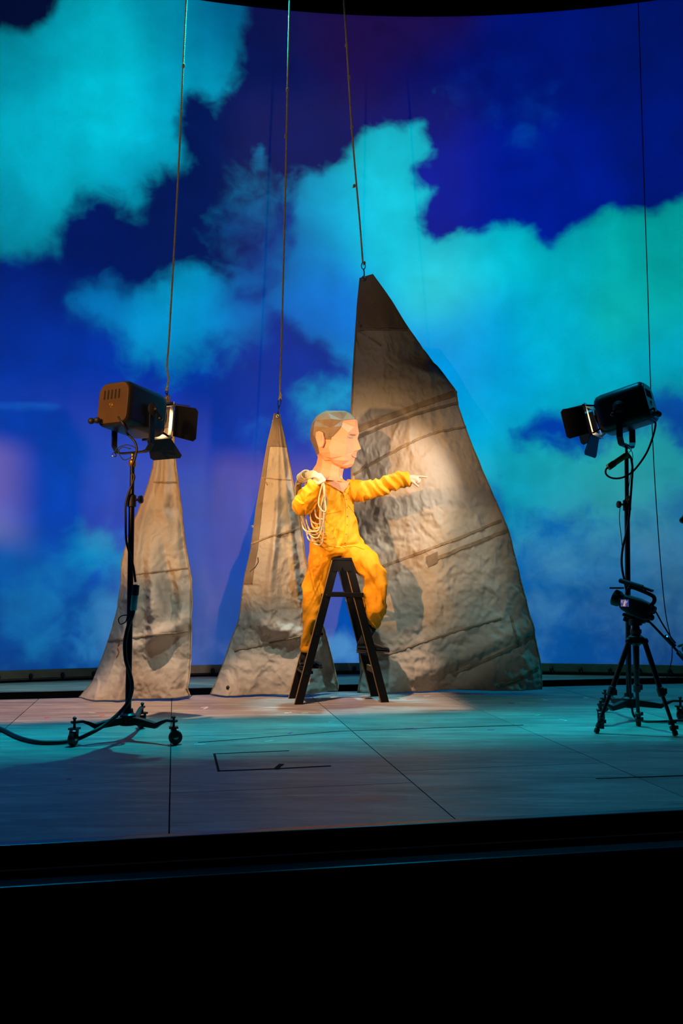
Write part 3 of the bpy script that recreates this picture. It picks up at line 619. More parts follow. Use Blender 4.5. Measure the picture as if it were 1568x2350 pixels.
g = ribbon(b1, [(276, 1475), (272, 1485), (274, 1496), (268, 1508)], 0.006, 0.009, 8); obj('red_scrawl', g, M['red_ink'], t1)
ring(t1, 384, 913, Y1 - 0.02, r=0.010)

# ------------------------------------------------------------------ ropes the sails hang from
def twisted(pts, r, pitch=0.055, seg=9):
    """Three-strand rope along a path."""
    p = pts; cum = [0.0]
    for a, b in zip(p[:-1], p[1:]): cum.append(cum[-1] + (b - a).length)
    n = max(8, int(cum[-1] / pitch * seg)); g = Geo(); X = np.array([list(v) for v in p])
    ss = np.linspace(0, cum[-1], n); Q = np.stack([np.interp(ss, cum, X[:, k]) for k in range(3)], -1)
    T = np.gradient(Q, axis=0); T /= np.linalg.norm(T, axis=1)[:, None] + 1e-12
    A_ = np.cross(T, np.array([0.0, 1.0, 0.013])); A_ /= np.linalg.norm(A_, axis=1)[:, None] + 1e-12; B_ = np.cross(T, A_)
    for k in range(3):
        ph = 2 * PI * ss / pitch + 2 * PI * k / 3; c = Q + (A_ * np.cos(ph)[:, None] + B_ * np.sin(ph)[:, None]) * r * 0.52
        g.tube([Vector(v) for v in c], r * 0.56, 6)
    return g
PIPE_Z = 7.05
def hang(label, pts, Y, end, r=0.0085, knots=()):
    path = [P(x, y, Y) for x, y in pts]; top = path[0] + (path[0] - path[1]) * ((PIPE_Z - path[0].z) / (path[0].z - path[1].z))
    path = smooth_path([top] + path, 6); t = thing('hanging_rope', P(end[0], end[1], Y), label, 'rope', 'ropes the sails hang from')
    obj('strand', twisted(path, r), M['rope'], t, smooth=True)
    for kx, ky in knots:
        c = P(kx, ky, Y); g = Geo(); g.tube([c + Vector((math.cos(a) * 0.009, math.sin(a) * 0.009, 0.012 * math.sin(a * 1.5) + 0.010 * (a / 6.28 - 0.75))) for a in [0.6 * i for i in range(16)]], 0.006, 6); obj('knot', g, M['rope'], t, smooth=True)
    return t, path[-1], top
def shackle(t, a, b, w_=0.016):
    """Carabiner ring between the rope's end a and the sail's peak b."""
    a = Vector(a); b = Vector(b); mid = (a + b) / 2; h = (a - b).length / 2; ax = (a - b).normalized(); sd = Vector((1, 0, 0)); g = Geo()
    up = [mid + ax * (h * 0.55 + math.sin(q) * h * 0.45) + sd * math.cos(q) * w_ for q in [2 * PI * i / 16 for i in range(16)]]
    g.tube(up, 0.0045, 6, closed=True); obj('shackle', g, M['black_metal'], t, smooth=True)
    g = Geo(); g.tube([mid + ax * h * 0.12, mid - ax * h * 0.3 + sd * 0.004, b], 0.006, 6); obj('strap', g, M['black_metal'], t, smooth=True)
ra, ea, ta = hang('rope leading down to the left sail, behind the lamp with the amber-lit back', [(428, 0), (421, 140), (414, 300), (405, 480), (396, 640), (388, 780), (383.5, 840), (387, 868), (384, 888), (382, 897)], Y1, (382, 905), knots=[(421, 150), (383, 893)])
shackle(ra, P(382, 897, Y1), P(384, 912, Y1), 0.010)
rb, eb, tb = hang('rope leading down to the middle sail', [(665, 0), (660, 200), (656, 400), (651, 600), (646, 800), (643, 880), (643, 905)], Y2, (641, 920), knots=[(659.5, 206), (656, 312), (643.5, 908), (642.5, 914)])
shackle(rb, P(642.5, 915, Y2), P(637, 953, Y2), 0.013)
rc, ec, tc_ = hang('rope leading down to the peak of the largest sail', [(789, 0), (795, 90), (801, 190), (808, 300), (818, 420), (826, 510), (832, 590), (833, 602)], Y3, (833, 602), knots=[(795, 104), (801, 178), (807.5, 292), (813, 427), (836, 604)])
shackle(rc, P(833.5, 603, Y3), P(836, 636, Y3), 0.018)
# flying pipe the ropes are tied to, above the frame
g = Geo(); d = (tc_ - ta); g.tube([ta - d * 1.6 + Vector((0, 0, 0.03)), tc_ + d * 1.0 + Vector((0, 0, 0.03))], 0.028, 12)
pipe = obj('flying_pipe', g, M['black_metal'], smooth=True, angle=40, label='black flying pipe above the stage with three ropes tied to it', cat='pipe')
for k in (-1.3, 0.5, 1.7):
    g = Geo(); q = ta + d * k + Vector((0, 0, 0.05)); g.tube([q, Vector((q.x, q.y, 9.56))], 0.006, 6); obj('lift_wire', g, M['black_metal'], pipe, smooth=True)
# thin wire on the right
g = Geo(); wire = [P(x, y, 8.6) for x, y in ((1463, -60), (1470, 150), (1478, 400), (1487, 660), (1494, 900), (1502, 1080), (1514, 1260), (1527, 1400), (1541, 1470), (1543, 1505), (1538, 1532))]
z_top = wire[0] + (wire[0] - wire[1]) * ((9.55 - wire[0].z) / (wire[0].z - wire[1].z)); bot = P(1535, 1538, 8.6)
g.tube(smooth_path([z_top] + wire + [Vector((bot.x - 0.02, bot.y + 0.05, 0.006))], 4), 0.0048, 6)
obj('wire', g, M['rubber'], smooth=True, label='thin black wire hanging down the right side of the screen', cat='wire')

# ------------------------------------------------------------------ studio lamps on rolling stands
def rrect(w_, h_, r, n=5, dome=0.0):
    pts = []
    for cx, cy, a0 in ((w_ / 2 - r, h_ / 2 - r, 0), (-w_ / 2 + r, h_ / 2 - r, 90), (-w_ / 2 + r, -h_ / 2 + r, 180), (w_ / 2 - r, -h_ / 2 + r, 270)):
        for k in range(n + 1):
            a = math.radians(a0 + 90 * k / n); pts.append((cx + r * math.cos(a), cy + r * math.sin(a)))
    return [(y, z + dome * max(0, 1 - (2 * y / w_) ** 2) * (1 if z > 0 else 0)) for y, z in pts]
def studio_lamp(label, centre, yaw, tilt, power, back_m, knob_side, colour, L=0.36, Wd=0.27, H=0.275, yoke_drop=0.265, door_angles=(20, 35, 28, 28)):
    """Fresnel-type lamp: local +X is the way it shines; the housing tilts inside an upright yoke."""
    c = Vector(centre); Rz = Matrix.Rotation(yaw, 4, 'Z'); Tm = Matrix.Translation(c) @ Rz @ Matrix.Rotation(tilt, 4, 'Y'); Ym = Matrix.Translation(c) @ Rz
    t = thing('studio_lamp', c - Vector((0, 0, yoke_drop + 0.01)), label, 'lamp', 'studio lamps with barn doors')
    X = lambda g, M_=Tm: g.xf(M_)
    g = Geo(); rings = []
    for x, k in ((-L / 2, 0.93), (-L / 2 + 0.012, 0.985), (-L / 2 + 0.03, 1.0), (L / 2 - 0.05, 1.0), (L / 2 - 0.02, 0.97), (L / 2, 0.86)):
        rings.append([(x, y * k, z * k) for y, z in rrect(Wd, H, 0.055, 6, 0.02)])
    body = obj('housing', X(g.loft([[Vector(v) for v in r] for r in rings])), M['lamp_body'], t, smooth=True, angle=35)
    g = Geo(); g.loft([[Vector((x, y * k, z * k)) for y, z in rrect(Wd * 0.90, H * 0.90, 0.05, 6, 0.018)] for x, k in ((-L / 2 + 0.002, 1), (-L / 2 - 0.006, 1), (-L / 2 - 0.010, 0.97))])
    bp = obj('back_panel', X(g), back_m, t, smooth=True, angle=35)
    for k in range(5):
        g = Geo(); y = (k - 2) * 0.030 + 0.012
        g.loft([[Vector((x, y + yy, 0.062 + zz)) for yy, zz in rrect(0.012, 0.062, 0.0055, 3)] for x in (-L / 2 - 0.0125, -L / 2 - 0.004)])
        obj('vent_slot', X(g), M['under'], bp)
    g = Geo(); ctr = Vector((-L / 2 - 0.011, 0.010, -0.004)); g.tube([ctr + Vector((0, math.cos(a) * 0.011, math.sin(a) * 0.011)) for a in [2 * PI * i / 16 for i in range(16)]], 0.0032, 6, closed=True)
    g.box(ctr + Vector((0, 0, -0.019)), (0.005, 0.013, 0.006)); g.ball(ctr, 0.004, 8); obj('badge', X(g), M['brass'], bp, smooth=True)
    for ky in ((0.085, 0.135) if knob_side > 0 else (0.02, 0.075)):
        g = Geo(); g.tube([(-L / 2, ky, -0.105), (-L / 2 - 0.03, ky, -0.107)], 0.007, 8); g.ball((-L / 2 - 0.042, ky, -0.108), 0.021, 12); obj('control_knob', X(g), M['rubber'], bp, smooth=True)
    g = Geo(); g.lathe([(0.115, L / 2 - 0.03), (0.115, L / 2 + 0.015), (0.105, L / 2 + 0.018), (0.10, L / 2 + 0.002)], (0, 0, 0), (1, 0, 0), 28, cap=False); obj('lens_ring', X(g), M['lamp_body'], t, smooth=True, angle=40)
    g = Geo(); g.lathe([(0.002, L / 2 + 0.014), (0.05, L / 2 + 0.011), (0.101, L / 2 + 0.001), (0.101, L / 2 - 0.005)], (0, 0, 0), (1, 0, 0), 24, cap=False); obj('lens', X(g), M['lens'], t, smooth=True, label='glowing warm lens')
    g = Geo()
    for sy, sz, wy, wz in ((0, 1, 0.25, 0.030), (0, -1, 0.25, 0.030), (1, 0, 0.030, 0.19), (-1, 0, 0.030, 0.19)): g.box((L / 2 + 0.062, sy * 0.110, sz * 0.110), (0.004, wy, wz))
    obj('colour_frame', X(g), M['steel'], t, bevel=0.001, label='bright metal colour frame')
    fx = L / 2 + 0.078; g = Geo(); q = 0.115
    for a, b in (((-q, -q), (q, -q)), ((q, -q), (q, q)), ((q, q), (-q, q)), ((-q, q), (-q, -q))):
        g.bar((fx, a[0], a[1]), (fx, b[0], b[1]), 0.014, 0.014)
    for sy in (-1, 1):
        for sz in (-1, 1): g.bar((L / 2 - 0.01, sy * 0.075, sz * 0.085), (fx, sy * 0.10, sz * 0.112), 0.012, 0.01, (0, 1, 0))
    fr = obj('barn_door_frame', X(g), M['black_metal'], t, bevel=0.002)
    for k, (ax, sgn) in enumerate((('z', 1), ('z', -1), ('y', 1), ('y', -1))):
        a = math.radians(door_angles[k]); dl = 0.165 if ax == 'y' else 0.15; w0, w1 = (0.105, 0.115) if ax == 'y' else (0.10, 0.135)
        g = Geo(); ex = Vector((math.cos(a), 0, 0)); o = Vector((fx + 0.006, 0, 0)); n = Vector((0, 0, 0)); n['xyz'.index(ax)] = sgn; s_ = Vector((0, 1, 0)) if ax == 'z' else Vector((0, 0, 1))
        far = o + n * (0.117 + dl * math.sin(a)) + Vector((dl * math.cos(a), 0, 0)); near = o + n * 0.117; nn = (far - near).cross(s_).normalized() * 0.003
        ch = (far - near) * 0.12
        g.prism([near - s_ * w0, near + s_ * w0, far - ch + s_ * w1, far + s_ * (w1 - 0.02), far - s_ * (w1 - 0.02), far - ch - s_ * w1], nn)
        g.tube([near - s_ * 0.07, near + s_ * 0.07], 0.006, 6); obj('barn_door', X(g), M['black_metal'], t)
    # yoke
    yw = Wd / 2 + 0.022; g = Geo(); yp = [(0, -yw, 0.02), (0, -yw, -yoke_drop + 0.05), (0, -yw + 0.03, -yoke_drop + 0.008), (0, -yw + 0.06, -yoke_drop), (0, yw - 0.06, -yoke_drop), (0, yw - 0.03, -yoke_drop + 0.008), (0, yw, -yoke_drop + 0.05), (0, yw, 0.02)]
    rings = []
    for i, p_ in enumerate(yp):
        p_ = Vector(p_); d = (Vector(yp[min(i + 1, 7)]) - Vector(yp[max(i - 1, 0)])).normalized(); nn = Vector((1, 0, 0)).cross(d) * 0.0045
        rings.append([p_ + Vector((0.022, 0, 0)) + nn, p_ + Vector((-0.022, 0, 0)) + nn, p_ + Vector((-0.022, 0, 0)) - nn, p_ + Vector((0.022, 0, 0)) - nn])
    yk = obj('yoke', X(g.loft(rings), Ym), M['black_metal'], t)
    for sy in (-1, 1):
        g = Geo(); g.lathe([(0.004, -0.01), (0.042, 0.0), (0.044, 0.012), (0.03, 0.020), (0.012, 0.024), (0.010, 0.04)], (0, sy * (yw + 0.002), 0.0), (0, sy, 0), 20); pv = obj('tilt_knob', X(g, Ym), M['rubber'], yk, smooth=True, angle=40)
        g = Geo(); g.lathe([(0.011, 0), (0.011, 0.006), (0.006, 0.010)], (0, sy * (yw + 0.026), 0.012), (0, sy, 0), 10); g.bar((0, sy * (yw + 0.03), 0), (0.03, sy * (yw + 0.034), -0.045), 0.01, 0.012, (0, 1, 0)); g.ball((0.035, sy * (yw + 0.036), -0.055), 0.017, 10); obj('lever', X(g, Ym), M['black_metal'], yk, smooth=True, angle=40)
    # the lamp's own light
    d = bpy.data.lights.new('lamp_beam', 'SPOT'); d.energy = power; d.color = colour; d.spot_size = math.radians(50); d.spot_blend = 0.6; d.shadow_soft_size = 0.05
    lo = bpy.data.objects.new('lamp_beam', d); COL.objects.link(lo); aim = (Rz @ Matrix.Rotation(tilt, 4, 'Y')).to_3x3() @ Vector((1, 0, 0)); lo.location = Tm @ Vector((L / 2 + 0.03, 0, 0)); lo.rotation_euler = aim.to_track_quat('-Z', 'Y').to_euler()
    return t, Tm, Ym

def caster(parent, p, hd):
    """Swivel caster whose wheel touches the deck below p."""
    p = Vector(p); d = Vector((math.cos(hd), math.sin(hd), 0)); s_ = Vector((-d.y, d.x, 0)); r = 0.042; c = Vector((p.x, p.y, r)) + d * 0.012
    g = Geo(); g.lathe([(r * 0.55, -0.017), (r * 0.93, -0.016), (r, -0.009), (r, 0.009), (r * 0.93, 0.016), (r * 0.55, 0.017)], c, s_, 20); wh = obj('wheel', g, M['rubber'], parent, smooth=True, angle=40)
    g = Geo(); g.lathe([(0.012, -0.022), (0.016, -0.018), (0.016, 0.018), (0.012, 0.022)], c, s_, 12); obj('hub', g, M['steel'], wh, smooth=True, angle=40)
    g = Geo()
    for k in (-1, 1): g.bar(c + s_ * k * 0.022, Vector((p.x, p.y, 0.098)) + s_ * k * 0.020, 0.030, 0.005, s_)
    g.box((p.x, p.y, 0.101), (0.055, 0.055, 0.010), Matrix.Rotation(hd, 3, 'Z')); g.lathe([(0.008, 0.10), (0.008, 0.155), (0.012, 0.157), (0.012, 0.165), (0.004, 0.172)], (p.x, p.y, 0), n=10); obj('fork', g, M['black_metal'], parent, smooth=True, angle=35)
def light_stand(label, hub, feet, top, collar_z, r=0.019, knob_dir=(1, 0, 0), spigot=0.05):
    t = thing('light_stand', Vector((hub.x, hub.y, 0)), label, 'light stand', 'rolling stands under the studio lamps'); hz = 0.135
    for f in feet:
        f = Vector((f.x, f.y, 0)); h = Vector((hub.x, hub.y, 0)); d = (f - h); n = d.normalized(); s_ = Vector((-n.y, n.x, 0)); g = Geo(); rings = []
        for k, z, wd, hh in ((0.0, hz - 0.01, 0.050, 0.046), (0.35, hz - 0.022, 0.042, 0.044), (0.62, hz - 0.034, 0.032, 0.034), (0.74, hz - 0.012, 0.026, 0.024), (0.86, hz + 0.004, 0.026, 0.016), (1.06, hz + 0.004, 0.032, 0.014)):
            q = h + d * k + Vector((0, 0, z)); rings.append([q + s_ * wd / 2 - Vector((0, 0, hh / 2)), q - s_ * wd / 2 - Vector((0, 0, hh / 2)), q - s_ * wd / 2 + Vector((0, 0, hh / 2)), q + s_ * wd / 2 + Vector((0, 0, hh / 2))])
        leg = obj('leg', g.loft(rings), M['black_metal'], t, bevel=0.004); caster(leg, f, math.atan2(n.y, n.x) + 0.7)
    g = Geo(); g.lathe([(0.052, hz - 0.045), (0.052, hz + 0.018), (0.034, hz + 0.03), (0.030, hz + 0.055)], (hub.x, hub.y, 0), n=20); obj('hub', g, M['black_metal'], t, smooth=True, angle=35)
    ax = Vector((top.x - hub.x, top.y - hub.y, top.z - hz)); at = lambda z: Vector((hub.x, hub.y, hz)) + ax * ((z - hz) / (top.z - hz))
    g = Geo(); g.tube([at(hz), at(collar_z)], r, 16); obj('pole', g, M['black_metal'], t, smooth=True, angle=40)
    g = Geo(); g.tube([at(collar_z - 0.02), at(top.z - spigot)], r * 0.78, 14); obj('riser', g, M['black_metal'], t, smooth=True, angle=40)
    g = Geo(); g.lathe([(r + 0.002, -0.045), (r + 0.010, -0.04), (r + 0.010, 0.03), (r + 0.002, 0.034), (r * 0.8, 0.04)], at(collar_z), n=16); co = obj('collar', g, M['rubber'], t, smooth=True, angle=40)
    kd = Vector(knob_dir).normalized(); c = at(collar_z); g = Geo(); g.tube([c, c + kd * 0.055], 0.008, 8); g.lathe([(0.010, 0.05), (0.026, 0.056), (0.026, 0.072), (0.014, 0.078)], c, kd, 8); obj('wing_knob', g, M['black_metal'], co, smooth=True, angle=35)
    g = Geo(); g.tube([at(top.z - spigot - 0.02), at(top.z)], 0.010, 10); g.lathe([(0.020, -0.035), (0.024, -0.03), (0.024, 0.0), (0.018, 0.006)], at(top.z - spigot), n=12); obj('spigot', g, M['brass'], t, smooth=True, angle=40)
    return t, at

# left lamp with the amber-lit back
YL = Fl(293, 1697).y
hubL = Fl(293, 1697); capL = P(306, 945, YL)
yawL = math.radians(61); tiltL = math.radians(6)
lampL, TmL, YmL = studio_lamp('studio lamp with amber-lit vented back, on the left stand', capL, yawL, tiltL, 120, M['lamp_back'], 1, (1.0, 0.58, 0.24), door_angles=(8, 50, 12, 28))
topL = Vector((capL.x, capL.y, capL.z - 0.270))
stL, atL = light_stand('rolling black stand carrying the left lamp, thick cable trailing from it', hubL, [Fl(170, 1711), Fl(398, 1708), Fl(326, 1671)], topL, P(296, 1148, YL).z, knob_dir=(1, -0.3, 0.05))
# right lamp seen from its side
YR = Fl(1445, 1652).y
hubR = Fl(1445, 1652); capR = P(1436, 942, YR)
yawR = math.radians(180 - 34); tiltR = math.radians(13)
lampR, TmR, YmR = studio_lamp('black studio lamp tilted towards the figure, on the right stand', capR, yawR, tiltR, 215, M['lamp_body'], -1, (1.0, 0.84, 0.70), door_angles=(2, 62, 28, 14))
topR = Vector((capR.x, capR.y, capR.z - 0.270))
stR, atR = light_stand('rolling black stand carrying the right lamp, behind the video camera', hubR, [Fl(1380, 1664), Fl(1390, 1634), Fl(1563, 1654)], topR, P(1437, 1158, YR).z, knob_dir=(-1, -0.2, 0.0))

# ------------------------------------------------------------------ cables and connectors on the stands
def cable(label, pts, r, m='rubber', group=None, n=7, name='cable', cat='cable', parent=None):
    g = Geo(); g.tube(smooth_path(pts, n), r, 8); return obj(name, g, M[m], parent, smooth=True, label=label, cat=cat, group=group)
yl = YL - 0.045
cb = [TmL @ Vector((-0.19, -0.06, -0.09)), TmL @ Vector((-0.17, -0.10, -0.15))] + [P(x, y, yl) for x, y in ((292, 995), (308, 1012), (314, 1030), (309, 1055), (303, 1068), (303, 1085), (308, 1092), (306, 1104), (294, 1135), (288.5, 1160), (288.5, 1190), (290, 1240), (298, 1272), (306, 1300), (311, 1336))]
pl = cable('lamp cable winding down the upper part of the left stand', cb, 0.0075, group='cables on the stands')
# in-line connector taped to the pole
g = Geo(); c0 = P(312, 1346, YL - 0.04); ax = (P(306, 1398, YL - 0.04) - P(312, 1342, YL - 0.04)).normalized()
cn = thing('cable_connector', P(309, 1398, YL - 0.04), 'black and pale blue cable connector hanging beside the left stand', 'connector', 'in-line cable connectors')
g.lathe([(0.010, -0.012), (0.022, -0.008), (0.023, 0.05), (0.021, 0.056)], c0, ax, 16); obj('cap', g, M['rubber'], cn, smooth=True, angle=40)
g = Geo(); g.lathe([(0.020, 0.056), (0.021, 0.06), (0.0205, 0.145), (0.012, 0.155)], c0, ax, 16); obj('sleeve', g, M['teal_label'], cn, smooth=True, angle=40, label='pale blue sleeve')
cb = [P(x, y, yl) for x, y in ((307, 1398), (303, 1415), (296, 1432), (290, 1455), (286.5, 1480), (289, 1515), (298, 1545), (303, 1570), (301, 1592), (292, 1615))] + [P(270, 1640, YL - 0.09), P(240, 1664, YL - 0.14), P(205, 1684, YL - 0.20), Fl(168, 1699, 0.02), Fl(120, 1704, 0.013), Fl(80, 1702, 0.013), Fl(40, 1691, 0.013), Fl(0, 1672, 0.013), Fl(-60, 1655, 0.013), Fl(-260, 1640, 0.013)]
cable('thick mains cable curving from the left stand across the deck', cb, 0.0125, group='cables on the stands')
cb = [P(x, y, yl) for x, y in ((300, 1402), (292, 1411), (280, 1413), (272, 1421), (276, 1432), (288, 1427), (293, 1412))]
cable('small loop of cord tied round the left stand', cb, 0.0035, group='cables on the stands', cat='cord')
# safety bond under the left lamp
cb = [P(x, y, YL - 0.03) for x, y in ((262, 1040), (270, 1028), (290, 1021), (308, 1026), (312, 1036), (300, 1050), (285, 1055), (276, 1046), (272, 1035), (282, 1026), (300, 1030))]
cable('thin wire safety bond looped under the left lamp', cb, 0.003, group='safety wires under the lamps', cat='wire')
g = Geo(); c = P(262, 1044, YL - 0.03)
g.tube([c + Vector(v) for v in ((0, 0, 0.02), (0.016, 0, -0.004), (0.012, 0, -0.012), (-0.010, 0, -0.010), (-0.014, 0, 0.002))], 0.004, 6, closed=True); obj('safety_clip', g, M['steel'], smooth=True, label='steel snap clip dangling under the left lamp', cat='clip')
# right stand
yr = YR - 0.04
g = Geo(); a = P(1396, 1073, yr); b = P(1441, 1042, yr); ax = (b - a).normalized(); ln = (b - a).length
cn = thing('cable_connector', P(1418, 1066, yr), 'amber and black cable connector slung across the right stand', 'connector', 'in-line cable connectors')
g.lathe([(0.012, -0.004), (0.024, 0.0), (0.024, 0.055), (0.020, 0.06)], a, ax, 16); obj('cap', g, M['brass'], cn, smooth=True, angle=40)
g = Geo(); g.lathe([(0.019, 0.058), (0.021, 0.062), (0.021, ln - 0.02), (0.014, ln)], a, ax, 16); obj('sleeve', g, M['amber_plastic'], cn, smooth=True, angle=40, label='amber plastic sleeve')
cb = [TmR @ Vector((-0.185, 0.06, -0.07)), TmR @ Vector((-0.21, 0.06, -0.07))] + [P(x, y, yr) for x, y in ((1502, 962), (1505, 975), (1498, 1005), (1484, 1040), (1462, 1072), (1445, 1088), (1425, 1097), (1405, 1097), (1392, 1089), (1391, 1078), (1397, 1072))]
cable('cable looping from the back of the right lamp down to its connector', cb, 0.007, group='cables on the stands')
cb = [P(x, y, yr) for x, y in ((1441, 1044), (1448, 1050), (1452, 1075), (1450, 1110), (1447, 1150), (1443, 1195), (1436, 1230), (1430, 1255), (1427, 1285), (1429, 1310), (1435, 1340), (1440, 1380))] + [P(1441, 1500, yr + 0.01), P(1449, 1610, yr), Fl(1460, 1648, 0.012), Fl(1500, 1656, 0.012), Fl(1600, 1650, 0.012), Fl(1760, 1640, 0.012)]
cable('cable winding down the pole of the right stand', cb, 0.0085, group='cables on the stands')
cb = [P(x, y, yr - 0.01) for x, y in ((1424, 1160), (1422, 1190), (1425, 1220), (1427, 1238), (1428, 1252))]
cable('thin double cord hanging from the collar of the right stand', cb, 0.0028, group='cables on the stands', cat='cord')
cb = [P(x, y, yr) for x, y in ((1420, 1005), (1434, 1025), (1443, 1038), (1450, 1028), (1437, 1018), (1428, 1020), (1452, 1040), (1446, 1100), (1441, 1130))]
cable('thin wire safety bond dangling under the right lamp', cb, 0.0025, group='safety wires under the lamps', cat='wire')
g = Geo(); c = P(1442, 1146, yr)
g.tube([c + Vector(v) for v in ((0.0, 0, 0.035), (0.008, 0, 0.02), (0.008, 0, -0.015), (0, 0, -0.028), (-0.007, 0, -0.012), (-0.006, 0, 0.02))], 0.004, 6, closed=True); obj('safety_clip', g, M['brass'], smooth=True, label='brass snap hook hanging by the pole of the right stand', cat='clip')

# ------------------------------------------------------------------ video camera on its tripod
YT = Fl(1458, 1680).y
apex = P(1460, 1468, YT); tri = thing('tripod', Vector((apex.x, apex.y, 0)), 'black tripod standing in front of the right lamp stand', 'tripod')
for fx, fy, kx in ((1369, 1683, -0.045), (1551, 1689, 0.05), (1466, 1666, 0.0)):
    f = Fl(fx, fy); up = apex + Vector((kx, 0.02 if kx == 0 else -0.01, 0.0)); d = f - up; n = d.normalized(); s_ = n.cross(Vector((0, 1, 0))).normalized()
    g = Geo(); g.tube([up, up + d * 0.56], 0.0175, 12); lg = obj('leg', g, M['black_metal'], tri, smooth=True, angle=40)
    g = Geo(); g.tube([up + d * 0.5, f + Vector((0, 0, 0.02)) - n * 0.02], 0.0125, 10); obj('lower_tube', g, M['black_metal'], lg, smooth=True, angle=40)
    g = Geo(); g.lathe([(0.018, -0.03), (0.024, -0.024), (0.024, 0.024), (0.018, 0.03)], up + d * 0.55, n, 12); g.box(up + d * 0.55 + s_ * 0.026, (0.02, 0.02, 0.035)); obj('leg_lock', g, M['rubber'], lg, smooth=True, angle=40)
    for k in (0.86, 0.92):
        g = Geo(); g.lathe([(0.014, -0.016), (0.021, -0.012), (0.021, 0.012), (0.014, 0.016)], up + d * k, n, 10); g.box(up + d * k + s_ * 0.022, (0.022, 0.016, 0.022)); obj('clamp', g, M['rubber'], lg, smooth=True, angle=40)
    g = Geo(); g.lathe([(0.010, -0.03), (0.018, -0.022), (0.018, 0.0), (0.012, 0.006)], f + Vector((0, 0, 0.008)) - n * 0.0, n, 10); obj('rubber_foot', g, M['rubber'], lg, smooth=True, angle=40)
    g = Geo(); g.ball(up + n * 0.01, 0.026, 12); obj('hinge', g, M['black_metal'], lg, smooth=True)
g = Geo(); g.lathe([(0.012, -0.20), (0.018, -0.19), (0.020, -0.04), (0.045, -0.02), (0.048, 0.02), (0.03, 0.035)], apex, n=18); obj('crown', g, M['black_metal'], tri, smooth=True, angle=35)
hd = apex + Vector((0, 0, 0.035))
g = Geo(); g.lathe([(0.030, 0.0), (0.036, 0.008), (0.036, 0.03), (0.028, 0.036), (0.024, 0.055), (0.042, 0.062), (0.045, 0.10), (0.034, 0.108)], hd, n=18); fh = obj('fluid_head', g, M['black_metal'], tri, smooth=True, angle=35)
g = Geo(); g.lathe([(0.034, 0.0), (0.037, 0.006), (0.037, 0.026), (0.034, 0.03)], hd + Vector((0, 0, 0.004)), n=18); obj('bowl_ring', g, M['lamp_back'], fh, smooth=True, angle=35)
g = Geo(); g.tube([hd + Vector((0.03, -0.01, 0.085)), hd + Vector((0.075, -0.015, 0.085))], 0.006, 8); g.ball(hd + Vector((0.078, -0.015, 0.085)), 0.010, 8); obj('lock_lever', g, M['rubber'], fh, smooth=True)
cpos = P(1461, 1392, YT)                                                 # centre of the camcorder body
cax = (P(1492, 1396, YT) - P(1432, 1368, YT)).normalized(); cax = (cax + Vector((0, -0.75, 0))).normalized()   # runs from lens to battery
side = Vector((0, 0, 1)).cross(cax).normalized(); cup = cax.cross(side).normalized()
if cup.z < 0: cup = -cup; side = -side
Cm = Matrix((cax, side, cup)).transposed()
def cb_(x, y, z): return cpos + Cm @ Vector((x, y, z))
vc = thing('video_camera', hd + Vector((0, 0, 0.10)), 'black video camera with a lit flip-out screen on the tripod', 'camera')
g = Geo(); g.box(cb_(0.01, 0, -0.078), (0.15, 0.055, 0.022), Cm); g.box(cb_(-0.01, 0, -0.104), (0.085, 0.045, 0.03), Cm); obj('tilt_plate', g, M['black_metal'], fh, bevel=0.006)
g = Geo(); rings = []
for x, hw, hh, z in ((-0.10, 0.030, 0.038, 0.0), (-0.085, 0.044, 0.052, 0.0), (0.0, 0.052, 0.062, -0.004), (0.075, 0.050, 0.060, -0.008), (0.10, 0.040, 0.048, -0.010)):
    rings.append([cb_(x, y, zz + z) for y, zz in rrect(hw * 2, hh * 2, 0.02, 4)])
vb = obj('camera_body', g.loft(rings), M['black_metal'], vc, smooth=True, angle=40)
g = Geo(); g.lathe([(0.030, 0.0), (0.040, 0.01), (0.043, 0.03), (0.052, 0.04), (0.055, 0.075), (0.050, 0.076), (0.044, 0.04)], cb_(-0.085, 0, 0.005), -cax, 22, cap=False); obj('lens_hood', g, M['rubber'], vb, smooth=True, angle=40)
g = Geo(); g.box(cb_(-0.165, 0, 0.070), (0.075, 0.075, 0.012), Cm @ Matrix.Rotation(-0.35, 3, 'Y')); obj('hood_flap', g, M['black_metal'], vb, bevel=0.004)
g = Geo(); hp = [cb_(-0.085, 0, 0.052), cb_(-0.082, 0, 0.10), cb_(-0.05, 0, 0.112), cb_(0.06, 0, 0.108), cb_(0.092, 0, 0.098), cb_(0.10, 0, 0.072), cb_(0.09, 0, 0.045)]
g.tube(smooth_path(hp, 5), 0.013, 10); obj('carry_handle', g, M['black_metal'], vb, smooth=True)
g = Geo(); g.tube([cb_(-0.16, 0.0, 0.125), cb_(0.0, 0.0, 0.135)], 0.016, 12); g.tube([cb_(-0.165, 0, 0.125), cb_(-0.16, 0, 0.125)], 0.012, 10); obj('microphone', g, M['rubber'], vb, smooth=True, angle=40)
g = Geo(); g.bar(cb_(0.02, 0, 0.13), cb_(0.02, 0, 0.10), 0.03, 0.01, cax); g.box(cb_(0.035, 0.0, 0.135), (0.07, 0.04, 0.016), Cm); obj('accessory_shoe', g, M['black_metal'], vb, bevel=0.003)
g = Geo(); g.lathe([(0.028, 0.0), (0.030, 0.01), (0.026, 0.03), (0.024, 0.032)], cb_(0.095, -0.005, 0.02), cax, 14); g.ball(cb_(0.118, -0.01, -0.03), 0.022, 10); obj('viewfinder', g, M['rubber'], vb, smooth=True, angle=40)
